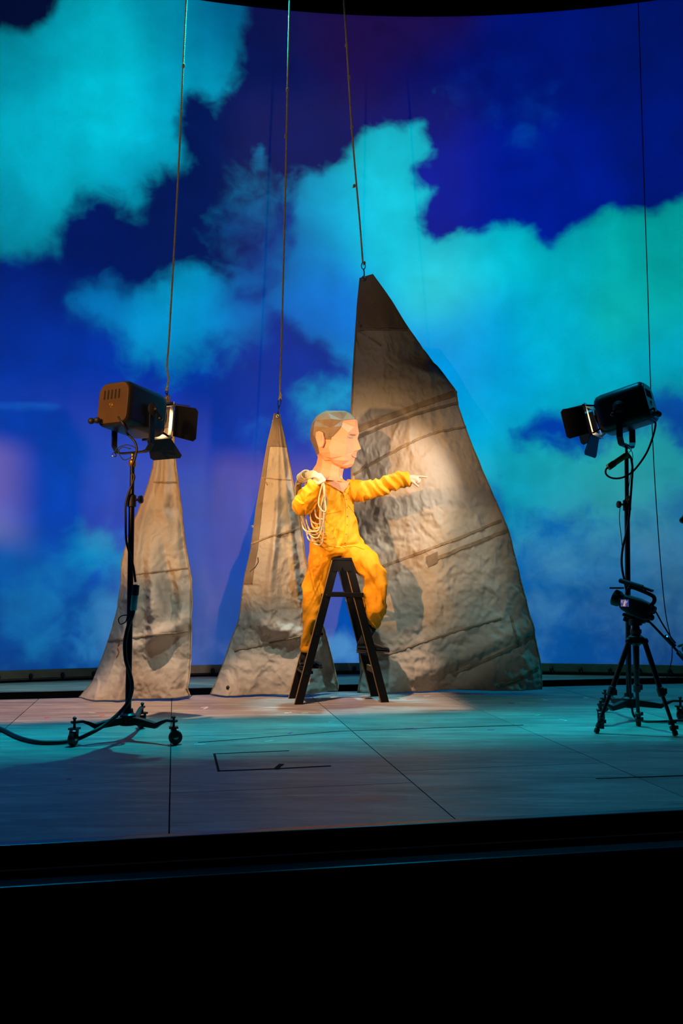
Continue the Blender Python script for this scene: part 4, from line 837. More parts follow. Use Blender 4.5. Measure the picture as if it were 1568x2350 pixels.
# flip-out screen faces back towards the camera operator and us
sc0 = P(1433.5, 1384, YT - 0.055); sx = Vector((1, 0.12, -0.03)).normalized(); sz = Vector((0.04, 0, 1)).normalized(); sn = sx.cross(sz).normalized()
Sm = Matrix((sx, -sn, sz)).transposed()
g = Geo(); g.box(sc0, (0.070, 0.009, 0.060), Sm); fs = obj('flip_screen', g, M['black_metal'], vc, bevel=0.003)
g = Geo(); g.tube([sc0 + sx * 0.03, P(1446, 1384, YT - 0.03)], 0.008, 8); obj('screen_hinge', g, M['black_metal'], fs, smooth=True)
def lcd():
    m = bpy.data.materials.new('lcd_picture'); m.use_nodes = True; nt = m.node_tree; N = nt.nodes; L = nt.links; b = N['Principled BSDF']; b.inputs['Base Color'].default_value = (0.01, 0.01, 0.01, 1)
    tc = N.new('ShaderNodeTexCoord'); n = N.new('ShaderNodeTexNoise'); n.inputs['Scale'].default_value = 55; L.new(tc.outputs['Object'], n.inputs[0])
    r = N.new('ShaderNodeValToRGB'); L.new(n.outputs[0], r.inputs[0]); r.color_ramp.elements[0].position = 0.42; r.color_ramp.elements[0].color = (*lin(40, 60, 130), 1); r.color_ramp.elements[1].position = 0.62; r.color_ramp.elements[1].color = (*lin(150, 150, 190), 1)
    L.new(r.outputs[0], b.inputs['Emission Color']); b.inputs['Emission Strength'].default_value = 0.8; return m
g = Geo(); g.box(sc0 - sn * -0.0052, (0.056, 0.0012, 0.047), Sm); pc = obj('lcd', g, lcd(), fs)
M['lcd_figure'] = mat('lcd_figure', (0.02, 0.02, 0.02), 0.5, emit=(lin(235, 170, 160), 0.8))
g = Geo(); q = sc0 + sn * 0.0062; g.prism([q + sx * a + sz * b for a, b in ((-0.012, -0.02), (0.0, -0.02), (0.001, 0.0), (0.004, 0.016), (0.0, 0.017), (-0.006, 0.004))], sn * 0.0008); obj('lcd_subject', g, M['lcd_figure'], fs, label='tiny pale figure shown on the screen')
# pan handle with its remote
ph = thing('pan_handle', P(1490, 1424, YT), 'long pan bar with a remote reaching from the tripod to the operator', 'handle')
pa = [P(1474, 1421, YT - 0.0), P(1488, 1424, YT - 0.03), P(1500, 1436, YT - 0.05), P(1568, 1508, YT - 0.16), P(1600, 1545, YT - 0.21)]
g = Geo(); g.tube(pa, 0.008, 8); obj('bar', g, M['black_metal'], ph, smooth=True)
g = Geo(); g.tube([P(1556, 1496, YT - 0.145), P(1600, 1545, YT - 0.21)], 0.015, 10); obj('grip', g, M['rubber'], ph, smooth=True)
g = Geo(); a = P(1527, 1458, YT - 0.10); b = P(1550, 1484, YT - 0.135); g.bar(a, b, 0.03, 0.022, (0, 0, 1)); rm = obj('remote', g, M['rubber'], ph, bevel=0.006)
M['blue_led'] = mat('blue_led', (0.1, 0.3, 0.9), 0.3, emit=(lin(30, 150, 255), 3.0))
g = Geo(); g.ball(P(1531.5, 1460.5, YT - 0.125), 0.0052, 8); obj('indicator', g, M['blue_led'], rm, smooth=True, label='glowing blue indicator')
cb = [cb_(0.118, -0.01, -0.03)] + [P(x, y, YT - 0.05 - 0.002 * (x - 1500)) for x, y in ((1502, 1400), (1520, 1430), (1540, 1462), (1551, 1476))]
cable('thin lead from the video camera to the remote on the pan bar', cb, 0.005, group='camera leads')

# ------------------------------------------------------------------ step ladder
lc = Vector((-0.03, 7.49, 0)); LW = 0.198; HS = 0.355; TZ = 1.175; TS = 0.045
lad = thing('step_ladder', lc, 'black wooden step ladder with the figure in yellow sitting on top', 'ladder')
def Ld(s, t, z): return lc + EL * s + ED * t + Vector((0, 0, z))
def rail_s(side, z): return side * (HS + (TS - HS) * z / TZ)
for side in (-1, 1):
    for t_ in (-LW, LW):
        a = Ld(rail_s(side, 0), t_, 0.0); b = Ld(rail_s(side, TZ - 0.02), t_, TZ - 0.02); g = Geo(); d = (b - a).normalized(); inn = EL * (-side)
        hw = 0.034
        g.prism([a + EL * -hw, a + EL * hw, b + EL * hw, b + EL * -hw], ED * 0.026 * (1 if t_ < 0 else -1)); r = obj('rail', g, M['ladder'], lad, bevel=0.003)
        g = Geo(); e = -hw * 0.98 if side < 0 else -hw * 0.98
        g.prism([a + EL * (e - 0.0025), a + EL * (e + 0.001), b + EL * (e + 0.001), b + EL * (e - 0.0025)], ED * 0.026 * (1 if t_ < 0 else -1)); obj('lit_edge', g, M['ladder_edge_lit'], r)  # light on each rail's left edge, painted as a thin amber strip
        if t_ < 0:
            for z in ((0.248, 0.555, 0.87) if side < 0 else (0.87,)):
                c = Ld(rail_s(side, z), t_, z); g = Geo(); g.lathe([(0.014, -0.004), (0.014, 0.002), (0.009, 0.003), (0.009, 0.006), (0.003, 0.008)], c, -ED, 14); obj('bolt', g, M['black_metal'], r, smooth=True, angle=35)
for z in (0.248, 0.555, 0.87):
    g = Geo(); g.bar(Ld(rail_s(-1, z) + 0.012, -LW + 0.024, z), Ld(rail_s(-1, z) + 0.012, LW - 0.024, z), 0.085, 0.022); obj('tread', g, M['ladder'], lad, bevel=0.003)
for z in (0.385, 0.87):
    g = Geo(); g.bar(Ld(rail_s(1, z) - 0.012, -LW + 0.024, z), Ld(rail_s(1, z) - 0.012, LW - 0.024, z), 0.070, 0.022); obj('tread', g, M['ladder'], lad, bevel=0.003)
M['ochre'] = mat('ochre_wood', (0.42, 0.24, 0.06), 0.6, 0, 0.3, 20)
g = Geo(); g.bar(Ld(rail_s(1, 0.25), -LW + 0.024, 0.25), Ld(rail_s(1, 0.25), LW - 0.024, 0.25), 0.018, 0.05); obj('brace', g, M['ochre'], lad, bevel=0.002, label='ochre wooden brace')
for t_ in (-LW - 0.006, LW + 0.006):
    g = Geo(); g.bar(Ld(rail_s(-1, 0.87), t_, 0.875), Ld(rail_s(1, 0.87) + 0.05, t_, 0.870), 0.012, 0.036); obj('spreader', g, M['ladder'], lad, bevel=0.002)
g = Geo(); g.bar(Ld(0, -LW - 0.012, TZ - 0.012), Ld(0, LW + 0.012, TZ - 0.012), 0.155, 0.024); obj('top_cap', g, M['ladder'], lad, bevel=0.004)
g = Geo(); g.bar(Ld(0, -LW + 0.03, TZ - 0.055), Ld(0, LW - 0.03, TZ - 0.055), 0.06, 0.06); obj('head_block', g, M['ladder'], lad, bevel=0.004)
for k in (-1, 1):
    g = Geo(); c = Ld(0, k * (LW + 0.002), TZ - 0.07); w1, w2 = 0.062, 0.080
    g.prism([c + EL * -w2 + Vector((0, 0, -0.04)), c + EL * -0.018 + Vector((0, 0, -0.04)), c + Vector((0, 0, -0.01)), c + EL * 0.018 + Vector((0, 0, -0.04)), c + EL * w2 + Vector((0, 0, -0.04)), c + EL * w1 + Vector((0, 0, 0.05)), c + EL * -w1 + Vector((0, 0, 0.05))], ED * 0.006 * k); obj('hinge_plate', g, M['ladder'], lad)

# ------------------------------------------------------------------ seated figure
YB = 7.45
KX = YB / FPX                                                             # metres per frame pixel at the figure
def ring_at(c, t, a, b, n=22, flat=1.0):
    t = t.normalized(); s_ = t.cross(Vector((0, 1, 0))).normalized(); u = s_.cross(t).normalized()
    return [c + s_ * (a * math.cos(2 * PI * k / n)) + u * (b * math.sin(2 * PI * k / n)) for k in range(n)]
def limb(g, spec, n=22, depth=1.0):
    """spec rows: frame x, frame y, half width in frame pixels, distance, depth half-width in metres (or None)."""
    c = [P(r[0], r[1], r[3]) for r in spec]; rings = []
    for i, r in enumerate(spec):
        t = c[min(i + 1, len(c) - 1)] - c[max(i - 1, 0)]; a = r[2] * KX
        b = r[4] if len(r) > 4 and r[4] else a * depth
        rings.append(ring_at(c[i], t, a, b, n))
    return g.loft(rings)
fig = thing('person', lc + Vector((0, 0, TZ)), 'person in yellow overalls and a faceted paper head, astride the ladder, pointing right', 'person')
TOR = [(769, 1096, 20, YB, 0.07), (767, 1103, 42, YB, 0.10), (765, 1114, 51, YB, 0.125), (763, 1135, 51, YB, 0.135), (762, 1165, 50, YB, 0.135), (765, 1195, 50, YB, 0.130), (769, 1220, 54, YB, 0.135), (772, 1243, 62, YB, 0.15), (774, 1258, 64, YB, 0.16), (776, 1270, 56, YB, 0.15), (778, 1278, 40, YB, 0.12)]
LEGR = [(752, 1248, 34, YB), (742, 1275, 33, YB - .01), (733, 1302, 29, YB - .01), (725, 1345, 28, YB), (718, 1390, 24.5, YB), (713, 1430, 20.5, YB), (708, 1465, 17.5, YB), (705, 1488, 14.5, YB), (704.5, 1495, 14, YB)]
LEGL = [(792, 1258, 34, YB), (818, 1270, 33, YB - .02), (842, 1293, 30, YB - .04), (858, 1318, 27, YB - .05), (863, 1343, 26, YB - .05), (861, 1375, 25.5, YB - .04), (859, 1400, 24, YB - .03), (858, 1420, 19.5, YB - .02), (858.5, 1434, 14, YB - .02), (858.5, 1438, 12.5, YB - .02)]
ARMR = [(732, 1119, 24, YB - .02), (716, 1132, 24, YB - .08), (703, 1146, 23.5, YB - .15), (694, 1158, 22.5, YB - .20), (692, 1162, 22, YB - .24), (698, 1152, 21, YB - .28), (707, 1139, 20, YB - .31), (716, 1126, 18.5, YB - .33), (726, 1111.5, 15.5, YB - .345)]
ARML = [(795, 1122, 21, YB), (815, 1126, 22.5, YB - .01), (835, 1127, 22, YB - .02), (858, 1122, 20, YB - .03), (880, 1115.5, 18.5, YB - .05), (900, 1108, 17.5, YB - .06), (918, 1102, 16.5, YB - .07), (930, 1099, 14.5, YB - .075), (938, 1097, 13.2, YB - .08)]
g = Geo()
limb(g, TOR, 28); limb(g, LEGR); limb(g, LEGL); limb(g, ARMR); limb(g, ARML)
V, NR, F = remeshed(g, 0.0065, 7)
px_, py_ = proj(V)
def along(spec):
    """Nearest parameter and distance (frame pixels) to a limb's axis, for wrapping creases round it."""
    pts = np.array([[r[0], r[1]] for r in spec], float); best = np.full(len(px_), 1e9); par = np.zeros(len(px_)); s0 = 0
    for a, b in zip(pts[:-1], pts[1:]):
        e = b - a; l2 = e @ e; t = np.clip(((px_ - a[0]) * e[0] + (py_ - a[1]) * e[1]) / l2, 0, 1); d = np.hypot(px_ - a[0] - t * e[0], py_ - a[1] - t * e[1])
        m = d < best; best = np.where(m, d, best); par = np.where(m, s0 + t * math.sqrt(l2), par); s0 += math.sqrt(l2)
    return par, best
q = V * 1.0
w3 = np.stack([fbm(q * 4 + 3, 2), fbm(q * 4 + 31, 2), fbm(q * 4 + 57, 2)], -1)
def fold(co, amp, mask, wv=0.55):
    """Sharp-crested cloth folds along the lines where co's first column is constant."""
    return amp * mask * (0.55 - 2.4 * np.abs(pn(co + w3 * wv)) + 0.5 * pn(co * 2.1 + 11 + w3))
disp = 0.005 * fbm(q * 8, 3)
up_ = V[:, 2] - 1.7
pa_, da_ = along(ARML); m = np.clip((1 - da_ / 30) * 2.2, 0, 1) * (px_ > 798)
disp += fold(np.stack([pa_ * 0.042 + up_ * 7, V[:, 1] * 3, up_ * 2], -1), 0.032, m)
pa_, da_ = along(ARMR); m = np.clip((1 - da_ / 30) * 2.2, 0, 1) * (V[:, 1] < YB - 0.10)
disp += fold(np.stack([pa_ * 0.035 + V[:, 0] * 6, V[:, 0] * 3, V[:, 1] * 4], -1), 0.026, m)
legm = np.clip((py_ - 1258) / 30, 0, 1); lft = px_ < 785
cl = np.stack([(px_ - 720) * 0.032 + (py_ - 1300) * 0.016, py_ * 0.006, V[:, 1] * 4], -1); cr_ = np.stack([(px_ - 850) * 0.036 - (py_ - 1340) * 0.010, py_ * 0.010 + 7, V[:, 1] * 4], -1)
disp += fold(np.where(lft[:, None], cl, cr_), 0.036, legm * np.where(lft, 0.62, 0.9))
disp += fold(np.where(lft[:, None], cl, cr_) * np.array([2.3, 0.9, 1.2]) + 5.0, 0.008, legm, 0.5)
tor = np.clip(1.6 - np.abs(py_ - 1185) / 60, 0, 1) * (px_ > 700) * (px_ < 835) * np.clip((YB + 0.1 - V[:, 1]) * 12, 0, 1)
disp += fold(np.stack([(px_ - 765) * 0.030 + (py_ - 1180) * 0.007, py_ * 0.009, V[:, 1] * 2], -1), 0.030, tor)
disp += fold(np.stack([(px_ - 765) * 0.05 + (py_ - 1180) * 0.045, py_ * 0.008, V[:, 1] * 3], -1) + 3.0, 0.006, tor, 0.5)
disp += -0.016 * np.exp(-((px_ - 782 - (py_ - 1150) * 0.04) / 5) ** 2) * np.clip(1 - np.abs(py_ - 1150) / 35, 0, 1) * (V[:, 1] < YB)      # deep pleat beside the placket
disp += -0.012 * np.exp(-((py_ - 1252 + (px_ - 790) * 0.12) / 3.5) ** 2) * (px_ > 780) * (px_ < 845)                                       # waist seam
V = V + NR * disp[:, None]
suit = obj('overalls', arr(V, F), M['overall'], fig, smooth=True, label='loose yellow work overalls')
bs = bvh_of(V, F)
# cloth details on the overalls
for pth, wd, nm in (([(791, 1130), (794, 1150), (797, 1180), (796, 1210), (793, 1240), (789, 1256)], 0.034, 'placket'), ([(797, 1155), (806, 1166), (814, 1177)], 0.020, 'pocket_flap'), ([(742, 1178), (762, 1176), (783, 1170)], 0.012, 'pocket_flap'), ([(795, 1254), (815, 1253), (836, 1260)], 0.014, 'waistband'), ([(712, 1238), (745, 1250), (782, 1256)], 0.010, 'waistband'), ([(803, 1104), (806, 1125), (808, 1146)], 0.010, 'armhole_seam')):
    obj(nm, ribbon(bs, pth, wd, 0.004, 7), M['overall'], suit, smooth=True, angle=50)
M['button'] = mat('button', (0.35, 0.16, 0.02), 0.4)
for x, y in ((794, 1146), (796, 1165), (797, 1185), (797, 1205), (795, 1226), (792, 1246)):
    h, n = on(bs, x, y); gg = Geo(); gg.lathe([(0.006, 0.0), (0.006, 0.006), (0.003, 0.0075)], h, n, 10); obj('button', gg, M['button'], suit, smooth=True, angle=40)
def cuff(c, d, ra, rb, ln, nm='cuff'):
    d = d.normalized(); s_ = d.cross(Vector((0, 1, 0))).normalized(); u = s_.cross(d); gg = Geo(); n = 20
    rr = [[c + d * h + s_ * ra * k * math.cos(2 * PI * i / n) + u * rb * k * math.sin(2 * PI * i / n) for i in range(n)] for h, k in ((-ln, 0.98), (-ln * 0.5, 1.05), (0, 1.06), (0.003, 1.0), (0, 0.9), (-ln * 0.6, 0.86))]
    gg.loft(rr, cap=False); return obj(nm, gg, M['overall'], suit, smooth=True)
cuff(P(938, 1097, YB - .08), P(938, 1097, 7.4) - P(915, 1103, 7.4), 0.049, 0.045, 0.06)
cuff(P(727, 1110.5, YB - .345), P(727, 1110.5, 7.1) - P(714, 1128, 7.1), 0.056, 0.050, 0.05)
cuff(P(704.5, 1496, YB), P(704.5, 1496, 7.4) - P(706, 1470, 7.4), 0.053, 0.055, 0.05, 'hem'); cuff(P(858.5, 1438, YB - .02), P(858.5, 1438, 7.4) - P(858, 1415, 7.4), 0.042, 0.05, 0.04, 'hem')
# open neck of the overalls
for pth in ([(745, 1104), (765, 1115), (790, 1129)], [(804, 1103), (801, 1115), (793, 1130)]):
    obj('collar', ribbon(bs, pth, 0.030, 0.007, 8), M['overall'], suit, smooth=True, angle=60)

# body with hands
g = Geo()
thin = lambda sp, k: [(r[0], r[1], r[2] * k, r[3], (r[4] * k if len(r) > 4 else None)) for r in sp]
limb(g, thin(TOR, 0.74), 20); limb(g, thin(LEGR, 0.6) + [(704, 1512, 9, YB)], 16); limb(g, thin(LEGL, 0.55) + [(845, 1462, 9, YB - .02)], 16); limb(g, thin(ARMR, 0.62), 16); limb(g, thin(ARML, 0.62), 16)
limb(g, [(768, 1112, 22, YB), (764, 1085, 20, YB), (765, 1060, 22, YB)], 16)
yh = YB - .085                                                            # pointing hand
g2 = Geo()
limb(g2, [(922, 1101, 9.5, yh, .026), (936, 1099, 9.0, yh, .028), (942, 1099, 9.6, yh, .030), (950, 1099.5, 10.2, yh, .034), (957, 1100, 8.5, yh, .034), (960, 1100, 6, yh, .026)], 16)
def finger(pts, rs):
    path = smooth_path([P(*p_) for p_ in pts], 4); rr = np.interp(np.linspace(0, 1, len(path)), np.linspace(0, 1, len(rs)), rs); g2.tube(path, [float(x) for x in rr], 10); g2.ball(path[-1], float(rr[-1]) * 0.98, 8); g2.ball(path[0], float(rr[0]) * 0.98, 8)
finger([(952, 1095, yh - .012), (962, 1093.5, yh - .014), (972, 1094.3, yh - .016), (980, 1095.2, yh - .018)], [.0115, .0100, .0090, .0072])
finger([(954, 1099, yh + .004), (962.5, 1098.5, yh + .002), (963.5, 1105, yh), (957.5, 1108, yh - .002), (953, 1105.5, yh)], [.0110, .0105, .0095, .0085, .0075])
finger([(953, 1101, yh + .020), (961, 1101.5, yh + .019), (962, 1108, yh + .016), (956, 1110.5, yh + .012), (952, 1108, yh + .012)], [.0105, .0100, .0092, .0082, .0072])
finger([(951, 1103, yh + .034), (958, 1104.5, yh + .033), (958.5, 1110, yh + .030), (953.5, 1111.5, yh + .026)], [.0095, .0090, .0082, .0070])
finger([(943, 1103, yh - .022), (950, 1108, yh - .030), (956, 1113, yh - .032), (960, 1116.5, yh - .032)], [.0130, .0118, .0102, .0080])
yf = YB - .36                                                             # fist holding the coil
limb(g2, [(719, 1119, 10, yf, .028), (726, 1110, 10.5, yf, .032), (731, 1102, 12, yf, .036), (735, 1095, 11.5, yf, .036), (737, 1091, 8.5, yf, .028)], 16)
for k in range(4):
    o = Vector((k * 2.6 - 2.0, k * 3.2 - 5.5, 0))
    finger([(733 + o.x, 1094 + o.y, yf - .010), (739 + o.x, 1096 + o.y, yf - .030), (737.5 + o.x, 1102 + o.y, yf - .046), (731 + o.x, 1103 + o.y, yf - .044), (727 + o.x, 1099.5 + o.y, yf - .030)], [.0115, .0112, .0105, .0095, .0085])
finger([(724, 1108, yf - .020), (731, 1110, yf - .042), (738, 1107, yf - .052), (743, 1104, yf - .050)], [.0135, .0125, .0110, .0090])
Vh, Nh, Fh = remeshed(g2, 0.0034, 3, 0.4)
g.v += g2.v; n0 = len(g.v) - len(g2.v); g.f += [tuple(i + n0 for i in f) for f in g2.f]
Vb, Nb, Fb = remeshed(g, 0.0042, 3, 0.4)
Vb = Vb
body = obj('body', arr(Vb, Fb), M['skin'], fig, smooth=True, label='bare hands, one fist on the rope, one pointing')
nm_ = Geo()
M['nail'] = mat('nail', (0.85, 0.60, 0.50), 0.3)
nm_.ball(P(980.6, 1094.0, yh - .022), 0.0045, 8, (1.3, 0.8, 0.5)); obj('fingernail', nm_, M['nail'], body, smooth=True)

# shoes and socks
def shoe(heel, toe, ankle, wid, lab):
    heel = Vector(heel); toe = Vector(toe); ax = toe - heel; ln = ax.length; ax.normalize(); sd = Vector((0, 0, 1)).cross(ax).normalized(); up = ax.cross(sd)
    def st(k, hw, z0, z1, p=2.4):
        c = heel + ax * (k * ln); r = []
        for i in range(20):
            a = 2 * PI * i / 20; cx, cz = math.cos(a), math.sin(a); x = math.copysign(abs(cx) ** (2 / p), cx); z = math.copysign(abs(cz) ** (2 / p), cz)
            r.append(c + sd * hw * x * (1 - 0.25 * max(0, z)) + up * ((z0 + z1) / 2 + z * (z1 - z0) / 2))
        return r
    gg = Geo(); gg.loft([st(0.0, wid * 0.42, 0.016, 0.055), st(0.03, wid * 0.60, 0.014, 0.078), st(0.12, wid * 0.74, 0.012, 0.092), st(0.30, wid * 0.76, 0.012, 0.094), st(0.45, wid * 0.82, 0.012, 0.080), st(0.62, wid * 0.98, 0.010, 0.062), st(0.78, wid * 1.0, 0.010, 0.050), st(0.92, wid * 0.82, 0.011, 0.043), st(0.985, wid * 0.5, 0.013, 0.034), st(1.0, wid * 0.25, 0.016, 0.028)])
    o = obj('shoe', gg, M['shoe'], fig, smooth=True, label=lab)
    gg = Geo(); gg.loft([[v - up * 0.0 for v in st(k, w_, 0.0, 0.013, 4)] for k, w_ in ((-0.005, wid * 0.5), (0.05, wid * 0.74), (0.3, wid * 0.78), (0.6, wid * 1.02), (0.8, wid * 1.05), (0.95, wid * 0.85), (1.01, wid * 0.4))]); obj('sole', gg, M['rubber'], o, smooth=True, angle=40)
    gg = Geo(); gg.loft([st(k, wid * 0.74, -0.016, 0.004, 5) for k in (0.0, 0.05, 0.26, 0.28)]); obj('heel', gg, M['rubber'], o, smooth=True, angle=40)
    for k in range(4):
        c = heel + ax * ln * (0.40 + 0.055 * k) + up * (0.0865 - 0.0075 * k); gg = Geo(); gg.tube([c - sd * 0.022 - up * 0.004, c + up * 0.004, c + sd * 0.022 - up * 0.004], 0.0028, 6); obj('lace', gg, M['rubber'], o, smooth=True)
    gg = Geo(); a = Vector(ankle); b = heel + ax * ln * 0.2 + up * 0.075; gg.tube([a, a * 0.5 + b * 0.5, b, b - up * 0.03], [0.046, 0.043, 0.042, 0.04], 14); obj('sock', gg, M['sock'], o, smooth=True)
    return o
stepR = 0.385 + 0.011 + 0.016; stepL = 0.248 + 0.011 + 0.016
hx = P(819, 1480, YB - 0.03); hx.z = stepR; tx = P(894, 1492, YB - 0.05); tx.z = stepR - 0.012
shoe(hx, tx, P(857, 1430, YB - 0.02), 0.050, 'shiny black laced shoe on the right tread')
hx = P(689, 1510, YB); hx.z = stepL; tx = P(736, 1520, YB - 0.09); tx = hx + (tx - hx).normalized() * 0.285; tx.z = stepL - 0.004; 
tx = hx + Vector((0.17, -0.19, 0)); tx.z = stepL
hx2 = P(691, 1508, YB + 0.03); hx2.z = stepL; tx2 = P(736, 1520, YB - 0.12); tx2.z = stepL
shoe(hx2, tx2, P(705, 1488, YB), 0.048, 'shiny black laced shoe on the left tread')

# faceted paper head
HK = YB / FPX
ROWS = [
 [(803, 949, 0), (799, 950, 13), (783, 951, 25), (757, 953, 29), (737, 954, 19), (726, 955, 0)],
 [(820, 964, 0), (817, 966, 16), (792, 971, 35), (764, 971, 41), (729, 969, 29), (716, 971, 0)],
 [(822, 979, 0), (818, 981, 17), (788, 986, 41), (764, 988, 46.5), (725, 985, 33), (712, 990, 0)],
 [(824.5, 996, 0), (819, 998, 17), (803, 1000, 35), (766, 1003, 47), (727, 1001, 34), (712, 1003, 0)],
 [(821, 1008, 0), (811, 1009, 15), (801, 1011, 34), (766, 1016, 47), (729, 1014, 34), (714, 1012, 0)],
 [(829, 1031, 0), (813, 1032, 10.5), (799, 1029, 33), (763, 1033, 46), (734, 1030, 33), (722, 1030, 0)],
 [(820, 1037.5, 0), (812, 1039, 12), (797, 1042, 32), (762, 1046, 44), (739, 1042, 30), (727, 1043, 0)],
 [(817.5, 1045, 0), (809, 1046, 14), (795, 1051, 30), (764, 1054, 41), (744, 1052, 26), (731, 1053, 0)],
 [(814, 1057, 0), (806, 1058, 14), (791, 1062, 27), (768, 1060, 36), (749, 1058, 22), (736, 1060, 0)],
 [(812, 1065, 0), (804, 1068, 13), (787, 1072, 21), (770, 1066, 27), (754, 1063, 17), (742, 1064, 0)],
 [(806, 1072, 0), (797, 1075.5, 9), (782, 1075.5, 14), (770, 1070, 18), (758, 1067, 12), (748, 1067, 0)],
]
for r_ in range(1, 9):
    for c_ in range(1, 5):
        x, y, l = ROWS[r_][c_]; k_ = 1.0 if c_ >= 2 else 0.35
        ROWS[r_][c_] = (x + k_ * 2.2 * math.sin(r_ * 2.3 + c_ * 4.1), y + k_ * 1.6 * math.cos(r_ * 3.7 + c_ * 1.9), l + k_ * 2.6 * math.sin(r_ * 5.1 + c_ * 2.7))
hc = P(765, 1010, YB); HYAW = math.radians(-7)
def hp(x, y, l, k=1.0):
    v = P(x, y, YB) - hc; v = Vector((v.x * k, -l * HK * k, v.z * k)); return hc + Matrix.Rotation(HYAW, 3, 'Z') @ v
rngh = random.Random(5)
def head_faces(sel, k=1.0, jit=0.0):
    gg = Geo(); idx = {}
    def vid(r, c, s_):
        key = (r, c, 0 if ROWS[r][c][2] == 0 else s_)
        if key not in idx: idx[key] = len(gg.v); x, y, l = ROWS[r][c]; gg.v.append(hp(x, y, l * s_, k))
        return idx[key]
    for s_ in (1, -1):
        for r in range(len(ROWS) - 1):
            for c in range(5):
                if not sel(r, c): continue
                a, b, d, e = vid(r, c, s_), vid(r, c + 1, s_), vid(r + 1, c + 1, s_), vid(r + 1, c, s_)
                if (r + c) % 2: gg.f += [(a, b, d), (a, d, e)]
                else: gg.f += [(a, b, e), (b, d, e)]
        if sel(-1, 0):
            t_ = [len(gg.v), len(gg.v) + 1]; gg.v += [hp(790, 944.5, 0, k), hp(748, 943, 0, k)]
            rr = [vid(0, c, s_) for c in range(6)]
            gg.f += [(rr[0], rr[1], t_[0]), (rr[1], rr[2], t_[0]), (rr[2], t_[1], t_[0]), (rr[2], rr[3], t_[1]), (rr[3], rr[4], t_[1]), (rr[4], rr[5], t_[1])]
        if sel(99, 0):
            rr = [vid(len(ROWS) - 1, c, s_) for c in range(6)]; gg.f += [(rr[0], rr[1], rr[5]), (rr[1], rr[2], rr[5]), (rr[2], rr[3], rr[5]), (rr[3], rr[4], rr[5])]
    return gg
is_hair = lambda r, c: r in (-1, 0) or (r == 1 and c >= 2) or (r in (2, 3) and c >= 3) or (r in (4, 5) and c == 4)
hd_ = obj('paper_head', head_faces(lambda r, c: True), M['paper_skin'], fig, label='oversized faceted paper head in profile')
hr = obj('paper_hair', head_faces(lambda r, c: is_hair(r, c), 1.012), M['paper_hair'], hd_, fix=False, label='faceted brown paper hair')
s_ = hr.modifiers.new('thickness', 'SOLIDIFY'); s_.thickness = 0.004; s_.offset = 0
# sideburn and fringe facets
def facet(pts, m, name, par, th=0.004):
    gg = Geo(); p3 = [hp(x, y, l) for x, y, l in pts]; n = (p3[1] - p3[0]).cross(p3[2] - p3[0]).normalized()
    if n.y > 0: n = -n
    gg.prism(p3, n * th); return obj(name, gg, m, par)
facet([(764, 988, 47.6), (789, 986, 42), (779, 997, 45.5), (768, 1010, 48.2), (760, 1009, 48.4)], M['paper_hair'], 'sideburn', hr)
for s2 in (1, -1):
    gg = Geo(); o_ = [(733, 1000), (740, 997), (747, 1000), (749, 1010), (749, 1022), (746, 1032), (741, 1034), (737, 1027), (732, 1012)]; ce = (742, 1014)
    outer = [hp(x, y, s2 * (50 + 5 * (1 - (x - 730) / 20))) for x, y in o_]; mid = [hp(ce[0] + (x - ce[0]) * 0.62, ce[1] + (y - ce[1]) * 0.68, s2 * 50.5) for x, y in o_]; basei = [hp(ce[0] + 3 + (x - ce[0]) * 0.9, ce[1] + (y - ce[1]) * 0.92, s2 * 42) for x, y in o_]
    gg.loft([basei, outer, mid]); obj('paper_ear', gg, M['paper_skin'], hd_)
    facet([(740, 1006, s2 * 50.8), (745, 1005, s2 * 50.8), (746, 1016, s2 * 50.8), (742, 1019, s2 * 50.8)], M['paper_lip'], 'ear_hollow', hd_, 0.003)
    # brow, eye, nostril, mouth
    facet([(818, 1000.5, s2 * 14), (806, 1001.5, s2 * 29), (800, 1004, s2 * 35), (806, 1003.5, s2 * 29), (817, 1003, s2 * 14)], M['paper_hair'], 'eyebrow', hd_, 0.004)
    facet([(813, 1006.5, s2 * 16.5), (806, 1006, s2 * 26), (801, 1008, s2 * 33.5), (806, 1010.2, s2 * 27), (812.5, 1009.5, s2 * 16.5)], M['paper_eye'], 'eye', hd_, 0.004)
    facet([(819, 1035.2, s2 * 3), (815, 1034.2, s2 * 9), (815, 1036.8, s2 * 9.5)], M['paper_lip'], 'nostril', hd_, 0.003)
    facet([(818.3, 1041.8, 0), (813, 1042.2, s2 * 9), (807.5, 1045.4, s2 * 15.5), (817.6, 1045.4, 0)], M['paper_lip'], 'upper_lip', hd_, 0.005)
    facet([(817.8, 1046.6, 0), (807.5, 1046.4, s2 * 15.5), (812, 1051, s2 * 10), (817.2, 1051.8, 0)], M['paper_lip'], 'lower_lip', hd_, 0.006)
    facet([(817.2, 1045.3, 0), (807, 1045.2, s2 * 16), (817.2, 1046.8, 0)], M['under'], 'mouth_line', hd_, 0.005)
